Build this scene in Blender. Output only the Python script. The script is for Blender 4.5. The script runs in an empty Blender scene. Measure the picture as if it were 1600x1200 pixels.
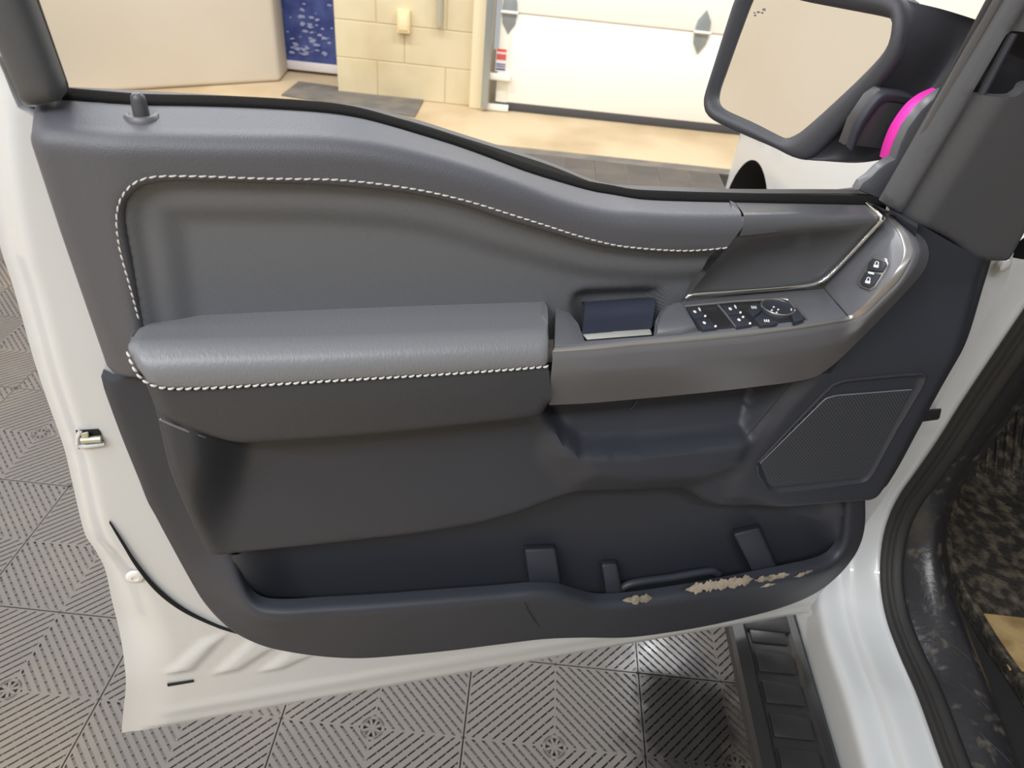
import bpy, bmesh, math, random
import numpy as np
from mathutils import Vector, Matrix
from mathutils.geometry import delaunay_2d_cdt
random.seed(4); rng = np.random.default_rng(4)
SC = bpy.context.scene
COL = SC.collection

# ------------------------------------------------------------------ camera
F = 1130.0; H = 1.58
PITCH = math.radians(36.5); ROLL = math.atan(0.105)
fw = np.array([0, math.cos(PITCH), -math.sin(PITCH)]); r0 = np.array([1., 0, 0]); u0 = np.cross(r0, fw)
cR, sR = math.cos(ROLL), math.sin(ROLL)
right = cR * r0 + sR * u0; up = -sR * r0 + cR * u0
CAM = np.array([0, 0, H])
cd = bpy.data.cameras.new('camera'); cam = bpy.data.objects.new('camera', cd); COL.objects.link(cam)
m = Matrix.Identity(4)
for i in range(3):
    m[i][0] = right[i]; m[i][1] = up[i]; m[i][2] = -fw[i]; m[i][3] = CAM[i]
cam.matrix_world = m
cd.sensor_width = 36; cd.lens = F / 1600 * 36; cd.clip_start = 0.02
cd.dof.use_dof = True; cd.dof.focus_distance = 0.85; cd.dof.aperture_fstop = 9
SC.camera = cam

# ------------------------------------------------------------------ world and lamps
SC.view_settings.view_transform = 'Standard'; SC.view_settings.look = 'None'
SC.view_settings.gamma = 1; SC.view_settings.use_curve_mapping = False
SC.view_settings.exposure = -0.2
wd = bpy.data.worlds.new('world'); SC.world = wd; wd.use_nodes = True
wd.node_tree.nodes['Background'].inputs[0].default_value = (0.975, 0.985, 1.0, 1)
wd.node_tree.nodes['Background'].inputs[1].default_value = 0.55

def lamp(x, y, z, sx, sy, power, rotz=0, col=(0.985, 0.99, 1.0)):
    l = bpy.data.lights.new('ceiling_tube', 'AREA'); l.shape = 'RECTANGLE'; l.size = sx; l.size_y = sy
    l.energy = power; l.color = col
    o = bpy.data.objects.new('ceiling_tube', l); COL.objects.link(o)
    o.location = (x, y, z); o.rotation_euler = (0, 0, rotz)
for x in (-3.4, -1.1):
    for y in (-2.6, -0.4, 1.8):
        lamp(x, y, 3.6, 0.14, 1.5, 34)
for x in (-1.6, 0.1): lamp(x, -1.7, 3.6, 1.5, 0.14, 70)
for x in (-3.6, -1.4, 0.8, 3.0):
    lamp(x, 3.7, 3.6, 1.5, 0.14, 92)

# ------------------------------------------------------------------ projection helpers
def ray(x, y):
    return fw + (x - 800) / F * right - (y - 600) / F * up
def onz(x, y, z):
    d = ray(x, y); return CAM + d * ((z - H) / d[2])
def onx(x, y, X):
    d = ray(x, y); return CAM + d * (X / d[0])
def ony(x, y, Y):
    d = ray(x, y); return CAM + d * (Y / d[1])
TH = math.radians(17.45)
EU = np.array([math.cos(TH), math.sin(TH), 0]); EN = np.array([math.sin(TH), -math.cos(TH), 0])
A0 = onz(190, 1145, 0.5)
def D(x, y, d):                    # a point of the door: (u, d, w) with d measured from the sheet-metal plane to the cabin
    r = ray(x, y); P = CAM + r * ((d - (CAM - A0) @ EN) / (r @ EN))
    return np.array([(P - A0) @ EU, d, P[2] - 0.5])
def L(x, y, d):                    # same, in the door's local axes
    p = D(x, y, d); return np.array([p[0], -p[1], p[2]])
def to_local(P):
    q = np.asarray(P) - A0; return np.array([q @ EU, -(q @ EN), P[2] - 0.5])
CL = to_local(CAM)
def lray(x, y):
    r = ray(x, y); return np.array([r @ EU, -(r @ EN), r[2]])
class Plane:                       # plane in door-local axes
    def __init__(s, a, b, c):
        s.o = np.array(a); n = np.cross(np.array(b) - s.o, np.array(c) - s.o); n /= np.linalg.norm(n)
        s.n = n if n @ (CL - s.o) > 0 else -n
    def at(s, x, y, h=0.0):
        r = lray(x, y); t = ((s.o + s.n * h - CL) @ s.n) / (r @ s.n); return CL + r * t

# ------------------------------------------------------------------ materials
def lin(c):
    return tuple(((v / 255) / 12.92 if v / 255 <= 0.04045 else ((v / 255 + 0.055) / 1.055) ** 2.4) for v in c) + (1,)
MATS = {}
def mat(name, rgb, rough=0.5, metal=0.0, bump=None, coat=0.0, spec=0.5, mottle=None, emit=None):
    """bump = (kind, scale, strength, distance); mottle = (scale, rgb2, lo, hi)"""
    if name in MATS: return MATS[name]
    M = bpy.data.materials.new(name); M.use_nodes = True; MATS[name] = M
    nt = M.node_tree; b = nt.nodes['Principled BSDF']
    b.inputs['Base Color'].default_value = lin(rgb); b.inputs['Roughness'].default_value = rough
    b.inputs['Metallic'].default_value = metal; b.inputs['Coat Weight'].default_value = coat
    b.inputs['Specular IOR Level'].default_value = spec
    tc = nt.nodes.new('ShaderNodeTexCoord')
    if mottle:
        n = nt.nodes.new('ShaderNodeTexNoise'); n.inputs['Scale'].default_value = mottle[0]; n.inputs['Detail'].default_value = 6
        r = nt.nodes.new('ShaderNodeValToRGB'); r.color_ramp.elements[0].position = mottle[2]; r.color_ramp.elements[1].position = mottle[3]
        r.color_ramp.elements[0].color = lin(rgb); r.color_ramp.elements[1].color = lin(mottle[1])
        nt.links.new(tc.outputs['Object'], n.inputs['Vector']); nt.links.new(n.outputs['Fac'], r.inputs['Fac'])
        nt.links.new(r.outputs['Color'], b.inputs['Base Color'])
    if bump:
        kind, sc, st, dist = bump
        bp = nt.nodes.new('ShaderNodeBump'); bp.inputs['Strength'].default_value = st; bp.inputs['Distance'].default_value = dist
        if kind == 'noise':
            n = nt.nodes.new('ShaderNodeTexNoise'); n.inputs['Scale'].default_value = sc; n.inputs['Detail'].default_value = 3; out = n.outputs['Fac']
        elif kind == 'cells':
            n = nt.nodes.new('ShaderNodeTexVoronoi'); n.inputs['Scale'].default_value = sc; n.feature = 'SMOOTH_F1'; out = n.outputs['Distance']
        elif kind == 'weave':
            n = nt.nodes.new('ShaderNodeTexWave'); n.wave_type = 'BANDS'; n.bands_direction = 'DIAGONAL'; n.inputs['Scale'].default_value = sc
            n.inputs['Distortion'].default_value = 0.6; n.inputs['Detail'].default_value = 1; out = n.outputs['Fac']
        elif kind == 'creases':
            mp = nt.nodes.new('ShaderNodeMapping'); mp.inputs['Scale'].default_value = (1.0, 0.45, 0.45)
            nt.links.new(tc.outputs['Object'], mp.inputs['Vector'])
            n = nt.nodes.new('ShaderNodeTexNoise'); n.inputs['Scale'].default_value = sc; n.inputs['Detail'].default_value = 2
            n.inputs['Distortion'].default_value = 0.8; out = n.outputs['Fac']
            nt.links.new(mp.outputs['Vector'], n.inputs['Vector'])
        if kind != 'creases': nt.links.new(tc.outputs['Object'], n.inputs['Vector'])
        nt.links.new(out, bp.inputs['Height']); nt.links.new(bp.outputs['Normal'], b.inputs['Normal'])
    if emit:
        b.inputs['Emission Color'].default_value = lin(rgb); b.inputs['Emission Strength'].default_value = emit
    return M
paint = mat('white_paint', (194, 197, 199), 0.3, coat=0.5)
vinyl = mat('grey_vinyl', (80, 81, 87), 0.5, bump=('cells', 900, 0.35, 0.0006), spec=0.5)
weave = mat('woven_vinyl', (99, 101, 105), 0.52, bump=('weave', 190, 0.4, 0.0006), spec=0.45)
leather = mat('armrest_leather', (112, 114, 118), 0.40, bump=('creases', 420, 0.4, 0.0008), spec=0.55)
plast = mat('charcoal_plastic', (52, 55, 63), 0.48, bump=('noise', 1400, 0.25, 0.0004), spec=0.4)
plast_up = mat('dark_grey_plastic', (75, 76, 79), 0.5, bump=('noise', 1400, 0.25, 0.0004), spec=0.4)
satin = mat('satin_black_trim', (100, 101, 106), 0.3, spec=0.5)
gloss = mat('gloss_black', (46, 46, 49), 0.22, spec=0.5)
rubber = mat('black_rubber', (34, 33, 33), 0.65, bump=('noise', 500, 0.4, 0.001))
seal_m = mat('black_fuzzy_seal', (16, 15, 14), 0.95, spec=0.15, bump=('noise', 700, 0.7, 0.001))
chrome = mat('chrome', (225, 225, 222), 0.12, metal=1.0)
silver = mat('satin_silver', (150, 148, 146), 0.3, metal=0.7)
steel = mat('latch_steel', (186, 186, 168), 0.35, metal=0.6)
thread = mat('pale_grey_thread', (196, 196, 194), 0.7)
white_print = mat('white_print', (235, 235, 232), 0.5)
pink = mat('pink_plastic', (255, 60, 190), 0.45)
dirt = mat('dried_mud', (152, 142, 126), 0.95, bump=('noise', 300, 0.8, 0.002), mottle=(60, (120, 110, 98), 0.4, 0.65))
mesh_m = mat('speaker_mesh', (72, 74, 80), 0.5)
_nt = mesh_m.node_tree; _v = _nt.nodes.new('ShaderNodeTexVoronoi'); _v.inputs['Scale'].default_value = 300; _v.voronoi_dimensions = '2D'; _v.inputs['Randomness'].default_value = 0.0
_tc = _nt.nodes.new('ShaderNodeTexCoord'); _mp = _nt.nodes.new('ShaderNodeMapping'); _mp.inputs['Rotation'].default_value = (math.pi / 2, 0, 0.78)
_r = _nt.nodes.new('ShaderNodeValToRGB'); _r.color_ramp.elements[0].position = 0.28; _r.color_ramp.elements[1].position = 0.42
_r.color_ramp.elements[0].color = lin((24, 25, 28)); _r.color_ramp.elements[1].color = lin((72, 76, 84))
_nt.links.new(_tc.outputs['Object'], _mp.inputs['Vector']); _nt.links.new(_mp.outputs['Vector'], _v.inputs['Vector']); _nt.links.new(_v.outputs['Distance'], _r.inputs['Fac'])
_nt.links.new(_r.outputs['Color'], _nt.nodes['Principled BSDF'].inputs['Base Color'])

# ------------------------------------------------------------------ mesh helpers
def empty(name, loc=(0, 0, 0), rotz=0):
    o = bpy.data.objects.new(name, None); COL.objects.link(o); o.location = loc; o.rotation_euler = (0, 0, rotz); o.empty_display_size = 0.1
    return o
def tag(o, label=None, cat=None, group=None, kind=None):
    if label: o['label'] = label
    if cat: o['category'] = cat
    if group: o['group'] = group
    if kind: o['kind'] = kind
    return o
def link_mesh(name, verts, faces, material, parent=None, smooth=True, angle=38):
    me = bpy.data.meshes.new(name); me.from_pydata([tuple(map(float, v)) for v in verts], [], faces); me.update()
    bm = bmesh.new(); bm.from_mesh(me); bmesh.ops.remove_doubles(bm, verts=bm.verts, dist=1e-6); bmesh.ops.recalc_face_normals(bm, faces=bm.faces); bm.to_mesh(me); bm.free()
    return link_me(name, me, material, parent, smooth, angle)
def link_me(name, me, material, parent=None, smooth=True, angle=38):
    if smooth:
        me.shade_smooth(); me.set_sharp_from_angle(angle=math.radians(angle))
    o = bpy.data.objects.new(name, me); COL.objects.link(o); o.data.materials.append(material)
    if parent and parent.parent and parent.parent.parent: parent = parent.parent      # thing > part > sub-part, no further
    if parent: o.parent = parent
    return o
def cr(pts, step=None, n=None, closed=False):
    """Catmull-Rom through pts (any dimension), resampled by arc length."""
    P = np.array(pts, float)
    if closed: Q = np.vstack([P[-1], P, P[0], P[1]])
    else: Q = np.vstack([2 * P[0] - P[1], P, 2 * P[-1] - P[-2]])
    out = []
    for i in range(1, len(Q) - 2):
        p0, p1, p2, p3 = Q[i - 1:i + 3]
        d1 = max(np.linalg.norm(p2 - p1), 1e-9); da = max(np.linalg.norm(p1 - p0), 1e-9); db = max(np.linalg.norm(p3 - p2), 1e-9)
        m1 = (p2 - p0) / (da + d1) * d1; m2 = (p3 - p1) / (d1 + db) * d1
        for t in np.linspace(0, 1, 16, endpoint=False):
            h = (2 * t**3 - 3 * t**2 + 1) * p1 + (t**3 - 2 * t**2 + t) * m1 + (-2 * t**3 + 3 * t**2) * p2 + (t**3 - t**2) * m2
            out.append(h)
    out.append(Q[-2] if not closed else P[0]); out = np.array(out)
    return resample(out, step, n)
def resample(P, step=None, n=None):
    P = np.array(P, float); s = np.r_[0, np.cumsum(np.linalg.norm(np.diff(P, axis=0), axis=1))]
    if n is None: n = max(2, int(round(s[-1] / step)) + 1)
    t = np.linspace(0, s[-1], n)
    return np.stack([np.interp(t, s, P[:, k]) for k in range(P.shape[1])], 1)
def line(pts, step=0.004):
    P = [np.array(pts[0], float)]
    for a, b in zip(pts[:-1], pts[1:]):
        P += list(resample([a, b], step)[1:])
    return np.array(P)
def join(*cs):
    out = []
    for c in cs:
        c = list(c)
        if out and np.linalg.norm(np.array(out[-1]) - c[0]) < 1e-4: c = c[1:]
        out += c
    out = np.array(out)
    if np.linalg.norm(out[0] - out[-1]) < 1e-4: out = out[:-1]
    return out
def dist_line(P, C, closed=False):
    P = np.asarray(P, float); C = np.asarray(C, float)
    a = C if closed else C[:-1]; b = np.roll(C, -1, 0) if closed else C[1:]
    best = np.full(len(P), 1e9); ab = b - a; l2 = (ab**2).sum(1) + 1e-18
    for k in range(0, len(P), 4000):
        p = P[k:k + 4000, None, :] - a[None]
        t = np.clip((p * ab[None]).sum(2) / l2, 0, 1)
        best[k:k + 4000] = np.sqrt(((p - t[..., None] * ab[None])**2).sum(2).min(1))
    return best
def inside(P, C):
    P = np.asarray(P, float); C = np.asarray(C, float); x, y = P[:, 0], P[:, 1]; res = np.zeros(len(P), bool)
    j = len(C) - 1
    for i in range(len(C)):
        xi, yi = C[i]; xj, yj = C[j]
        c = (yi > y) != (yj > y)
        if c.any(): res ^= c & (x < (xj - xi) * (y - yi) / ((yj - yi) if yj != yi else 1e-12) + xi)
        j = i
    return res
def sdf(P, C):                      # positive inside
    d = dist_line(P, C, True); return np.where(inside(P, C), d, -d)
def sm(x, a, b):
    t = np.clip((x - a) / (b - a), 0, 1); return t * t * (3 - 2 * t)
def eround(s, r):                   # drop of a rounded edge at distance s from it
    q = np.clip(1 - s / r, 0, 1); return r * (1 - np.sqrt(np.clip(1 - q * q, 0, 1)))
def px2(pts):                       # px,py,d -> (u,w)
    return [D(*p)[[0, 2]] for p in pts]
def tps(ctrl, lam=1e-5):
    P = np.array([D(*c)[[0, 2]] for c in ctrl]); z = np.array([c[2] for c in ctrl], float); n = len(P)
    def K(a, b):
        r2 = ((a[:, None] - b[None])**2).sum(2) + 1e-12; return r2 * np.log(r2) * 0.5
    M = np.zeros((n + 3, n + 3)); M[:n, :n] = K(P, P) + lam * np.eye(n); M[:n, n] = 1; M[:n, n + 1:] = P; M[n, :n] = 1; M[n + 1:, :n] = P.T
    w = np.linalg.solve(M, np.r_[z, 0, 0, 0])
    return lambda q: K(q, P) @ w[:n] + w[n] + q @ w[n + 1:]
def field(name, outline, fmap, material, parent, h=0.004, holes=(), skirt=0.0, rings=(), skirt_holes=False, angle=50):
    """Sheet over a 2D outline; fmap maps (N,2) to (N,3) = (u, d, w)."""
    outs = [np.asarray(outline)] + [np.asarray(k) for k in holes]
    lo = outs[0].min(0); hi = outs[0].max(0)
    gx, gy = np.meshgrid(np.arange(lo[0] + h / 2, hi[0], h), np.arange(lo[1] + h / 2, hi[1], h * 0.87))
    gx[1::2] += h / 2
    G = np.stack([gx.ravel(), gy.ravel()], 1)
    ok = inside(G, outs[0])
    for k in outs[1:]: ok &= ~inside(G, k)
    G = G[ok]
    for k in outs: G = G[dist_line(G, k, True) > max([h * 0.55] + [rr + h * 0.45 for rr in rings])]
    extra = []
    for k in outs:
        t = np.roll(k, -1, 0) - np.roll(k, 1, 0); nn = np.stack([-t[:, 1], t[:, 0]], 1); nn /= np.linalg.norm(nn, axis=1)[:, None] + 1e-12
        for rr in rings:
            for sgn in (1, -1):
                c = k + nn * rr * sgn
                o2 = inside(c, outs[0])
                for kk in outs[1:]: o2 &= ~inside(c, kk)
                c = c[o2]
                if len(c):
                    for kk in outs: c = c[dist_line(c, kk, True) > rr * 0.93] if len(c) else c
                    extra += list(c)
    V = [Vector(p) for k in outs for p in k]; E = []; base = 0
    for k in outs:
        E += [(base + i, base + (i + 1) % len(k)) for i in range(len(k))]; base += len(k)
    V += [Vector(p) for p in extra] + [Vector(p) for p in G]
    vs, es, fs, *_ = delaunay_2d_cdt(V, E, [], 1, 1e-5)
    vs = np.array([(v.x, v.y) for v in vs]); fs = np.array([f for f in fs if len(f) == 3])
    c = vs[fs].mean(1); ok = inside(c, outs[0])
    for k in outs[1:]: ok &= ~inside(c, k)
    fs = fs[ok]
    P = fmap(vs); X = np.stack([P[:, 0], -P[:, 1], P[:, 2]], 1)
    a, b, cc = X[fs[:, 0]], X[fs[:, 1]], X[fs[:, 2]]
    nrm = np.cross(b - a, cc - a).sum(0)
    if nrm[1] > 0: fs = fs[:, ::-1]
    me = bpy.data.meshes.new(name); me.from_pydata(X.tolist(), [], fs.tolist()); me.update()
    if skirt:
        bm = bmesh.new(); bm.from_mesh(me)
        be = [e for e in bm.edges if e.is_boundary]
        if holes and not skirt_holes:
            on = dist_line(vs, outs[0], True) < 1e-4
            be = [e for e in be if on[e.verts[0].index] and on[e.verts[1].index]]
        r = bmesh.ops.extrude_edge_only(bm, edges=be)
        for v in [g for g in r['geom'] if isinstance(g, bmesh.types.BMVert)]: v.co.y += skirt
        bm.to_mesh(me); bm.free()
    return link_me(name, me, material, parent, True, angle)
def flat(dfun):
    return lambda q: np.stack([q[:, 0], dfun(q) if callable(dfun) else np.full(len(q), dfun), q[:, 1]], 1)
def loft(name, curves, material, parent, nu=80, nv=5, sharp=(), local=True, angle=50, caps=False, resamp=True):
    """Surface through curves of 3D points; Catmull-Rom across, creased at the indices in sharp."""
    C = np.array([cr(c, n=nu) if resamp else np.array(c) for c in curves])
    nu = C.shape[1]
    segs = []; st = 0
    for k in list(sharp) + [len(C) - 1]:
        segs.append(C[st:k + 1]); st = k
    rows = []
    for sg in segs:
        if len(sg) == 2:
            rr = [sg[0] * (1 - t) + sg[1] * t for t in np.linspace(0, 1, nv + 1)]
        else:
            Q = np.concatenate([[2 * sg[0] - sg[1]], sg, [2 * sg[-1] - sg[-2]]]); rr = []
            for i in range(1, len(Q) - 2):
                p0, p1, p2, p3 = Q[i - 1:i + 3]
                nn = lambda a, b: np.linalg.norm(a - b, axis=1)[:, None] + 1e-7
                d1, da, db = nn(p2, p1), nn(p1, p0), nn(p3, p2)
                m1 = (p2 - p0) / (da + d1) * d1; m2 = (p3 - p1) / (d1 + db) * d1
                for t in np.linspace(0, 1, nv, endpoint=False):
                    rr.append((2 * t**3 - 3 * t**2 + 1) * p1 + (t**3 - 2 * t**2 + t) * m1 + (-2 * t**3 + 3 * t**2) * p2 + (t**3 - t**2) * m2)
            rr.append(Q[-2])
        rows += rr if not rows else rr[1:]
    R = np.array(rows); V = R.reshape(-1, 3); nr = len(R)
    Fs = [(i * nu + j, i * nu + j + 1, (i + 1) * nu + j + 1, (i + 1) * nu + j) for i in range(nr - 1) for j in range(nu - 1)]
    if caps:
        Fs += [tuple(i * nu for i in range(nr)), tuple(i * nu + nu - 1 for i in range(nr))]
    return link_mesh(name, V, Fs, material, parent, True, angle)
def tube_geo(P, r, k=8, flat_=1.0):
    P = np.array(P, float); n = len(P); V = []; Fs = []
    ref = np.array([0.0, 0.3, 1.0]); rad = np.full(n, r) if np.isscalar(r) else np.array(r)
    for i in range(n):
        t = P[min(i + 1, n - 1)] - P[max(i - 1, 0)]; t /= np.linalg.norm(t) + 1e-12
        a = np.cross(t, ref)
        if np.linalg.norm(a) < 1e-3: a = np.cross(t, [1, 0, 0])
        a /= np.linalg.norm(a); b = np.cross(t, a)
        for j in range(k):
            th = 2 * math.pi * j / k; V.append(P[i] + rad[i] * (math.cos(th) * a + flat_ * math.sin(th) * b))
    for i in range(n - 1):
        for j in range(k): Fs.append((i * k + j, i * k + (j + 1) % k, (i + 1) * k + (j + 1) % k, (i + 1) * k + j))
    Fs += [tuple(range(k)), tuple(range((n - 1) * k, n * k))]
    return V, Fs
def tube(name, P, r, material, parent, k=8, flat_=1.0):
    V, Fs = tube_geo(P, r, k, flat_); return link_mesh(name, V, Fs, material, parent, True, 50)
def prism(name, pts, nrm, thick, material, parent, bevel=0.0, seg=2, angle=35):
    """Outline pts (3D, planar) is the top; body goes thick along -nrm; top rim bevelled."""
    bm = bmesh.new(); nrm = np.array(nrm); P = [np.array(p) for p in pts]
    top = [bm.verts.new(p) for p in P]; f = bm.faces.new(top)
    r = bmesh.ops.extrude_face_region(bm, geom=[f]); nv = [g for g in r['geom'] if isinstance(g, bmesh.types.BMVert)]
    for v in top: v.co -= Vector(nrm * thick)
    bmesh.ops.recalc_face_normals(bm, faces=bm.faces)
    if bevel:
        s = set(nv); ed = [e for e in bm.edges if e.verts[0] in s and e.verts[1] in s]
        bmesh.ops.bevel(bm, geom=ed, offset=bevel, segments=seg, profile=0.5, affect='EDGES')
    me = bpy.data.meshes.new(name); bm.to_mesh(me); bm.free()
    return link_me(name, me, material, parent, True, angle)
def box(name, lo, hi, material, parent=None, bevel=0.0, seg=2):
    bm = bmesh.new(); bmesh.ops.create_cube(bm, size=1)
    lo, hi = np.array(lo, float), np.array(hi, float)
    for v in bm.verts: v.co = Vector(np.array(v.co) * (hi - lo) + (lo + hi) / 2)
    if bevel: bmesh.ops.bevel(bm, geom=list(bm.edges), offset=bevel, segments=seg, profile=0.5, affect='EDGES')
    me = bpy.data.meshes.new(name); bm.to_mesh(me); bm.free()
    return link_me(name, me, material, parent, True, 35)
def hexa(name, p8, material, parent, bevel=0.003, seg=3):
    bm = bmesh.new(); v = [bm.verts.new(p) for p in p8]
    for f in ((0, 1, 2, 3), (4, 5, 6, 7), (0, 1, 5, 4), (1, 2, 6, 5), (2, 3, 7, 6), (3, 0, 4, 7)): bm.faces.new([v[i] for i in f])
    bmesh.ops.recalc_face_normals(bm, faces=bm.faces)
    if bevel: bmesh.ops.bevel(bm, geom=list(bm.edges), offset=bevel, segments=seg, profile=0.5, affect='EDGES')
    me = bpy.data.meshes.new(name); bm.to_mesh(me); bm.free()
    return link_me(name, me, material, parent, True, 50)
def revolve(name, prof, origin, axis, material, parent, k=28):
    ax = np.array(axis, float); ax /= np.linalg.norm(ax); a = np.cross(ax, [0.3, 1, 0.2]); a /= np.linalg.norm(a); b = np.cross(ax, a)
    V = []; Fs = []
    for r, hh in prof:
        for j in range(k):
            th = 2 * math.pi * j / k; V.append(np.array(origin) + ax * hh + r * (math.cos(th) * a + math.sin(th) * b))
    for i in range(len(prof) - 1):
        for j in range(k): Fs.append((i * k + j, i * k + (j + 1) % k, (i + 1) * k + (j + 1) % k, (i + 1) * k + j))
    Fs.append(tuple(range((len(prof) - 1) * k, len(prof) * k)))
    return link_mesh(name, V, Fs, material, parent, True, 45)
def stitches(name, path, parent, pitch, length, r, tilt=0.0, nrm=(0, -1, 0)):
    P = resample(path, pitch); V = []; Fs = []; nrm = np.array(nrm, float)
    for i in range(len(P) - 1):
        t = P[i + 1] - P[i]; t /= np.linalg.norm(t); s = np.cross(nrm, t); s /= np.linalg.norm(s)
        dr = t * math.cos(tilt) + s * math.sin(tilt); c = (P[i] + P[i + 1]) / 2
        q = [c + dr * length * x - nrm * (r * 0.9 * abs(2 * x) ** 2) for x in (-0.5, -0.25, 0, 0.25, 0.5)]
        v, f = tube_geo(q, [r * 0.55, r, r, r, r * 0.55], 6)
        Fs += [tuple(a + len(V) for a in ff) for ff in f]; V += v
    o = link_mesh(name, V, Fs, thread, parent, True, 60); o['kind'] = 'stuff'; return o

# ================================================================== the shop: floor, walls, doors
CW = 5.55                                             # distance of the far wall
conc = mat('tan_concrete', (192, 172, 140), 0.6, mottle=(1.6, (164, 142, 108), 0.42, 0.72), bump=('noise', 60, 0.2, 0.002))
tile_m = mat('grey_floor_tile', (86, 81, 77), 0.5, mottle=(5, (106, 96, 84), 0.5, 0.75))
_nt = tile_m.node_tree; _g = _nt.nodes.new('ShaderNodeNewGeometry'); _b = _nt.nodes['Principled BSDF']
for n_ in _nt.nodes:
    if n_.type == 'TEX_NOISE': _nt.links.new(_g.outputs['Position'], n_.inputs['Vector']); n_.inputs['Scale'].default_value = 2.6
_src = _b.inputs['Base Color'].links[0].from_socket
_vm = _nt.nodes.new('ShaderNodeVectorMath'); _vm.operation = 'SUBTRACT'; _vm.inputs[1].default_value = (0.47, 0.88, 0.0)
_sc = _nt.nodes.new('ShaderNodeVectorMath'); _sc.operation = 'MULTIPLY'; _sc.inputs[1].default_value = (1.0, 0.55, 0.0)
_ln = _nt.nodes.new('ShaderNodeVectorMath'); _ln.operation = 'LENGTH'
_no = _nt.nodes.new('ShaderNodeTexNoise'); _no.inputs['Scale'].default_value = 16; _no.inputs['Detail'].default_value = 4
_ma = _nt.nodes.new('ShaderNodeMath'); _ma.operation = 'MULTIPLY_ADD'; _ma.inputs[1].default_value = 0.22
_rp = _nt.nodes.new('ShaderNodeValToRGB'); _rp.color_ramp.elements[0].position = 0.20; _rp.color_ramp.elements[1].position = 0.33
_rp.color_ramp.elements[0].color = (1, 1, 1, 1); _rp.color_ramp.elements[1].color = (0, 0, 0, 1)
_mx = _nt.nodes.new('ShaderNodeMix'); _mx.data_type = 'RGBA'; _mx.inputs['B'].default_value = lin((44, 42, 41))
_mr = _nt.nodes.new('ShaderNodeMapRange'); _mr.inputs['To Min'].default_value = 0.5; _mr.inputs['To Max'].default_value = 0.16
_l = _nt.links.new
_l(_g.outputs['Position'], _vm.inputs[0]); _l(_vm.outputs[0], _sc.inputs[0]); _l(_sc.outputs[0], _ln.inputs[0]); _l(_g.outputs['Position'], _no.inputs['Vector'])
_l(_no.outputs['Fac'], _ma.inputs[0]); _l(_ln.outputs['Value'], _ma.inputs[2]); _l(_ma.outputs[0], _rp.inputs['Fac'])
_l(_rp.outputs['Color'], _mx.inputs['Factor']); _l(_src, _mx.inputs['A']); _l(_mx.outputs['Result'], _b.inputs['Base Color'])
_l(_rp.outputs['Color'], _mr.inputs['Value']); _l(_mr.outputs['Result'], _b.inputs['Roughness'])
block_m = mat('cream_block', (210, 196, 162), 0.6, mottle=(2.2, (194, 176, 138), 0.45, 0.75), bump=('noise', 90, 0.3, 0.002))
cream = mat('cream_wall', (208, 198, 182), 0.7, mottle=(0.9, (202, 190, 168), 0.4, 0.7))
blue_m = mat('blue_panel', (74, 90, 150), 0.5, mottle=(7, (52, 66, 128), 0.4, 0.6))
gd_m = mat('garage_door_white', (246, 242, 232), 0.5)
galv = mat('galvanised_steel', (170, 176, 176), 0.4, metal=0.6)
dmat = mat('dark_floor_mat', (96, 92, 88), 0.8, mottle=(6, (120, 112, 100), 0.4, 0.7))

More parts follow.
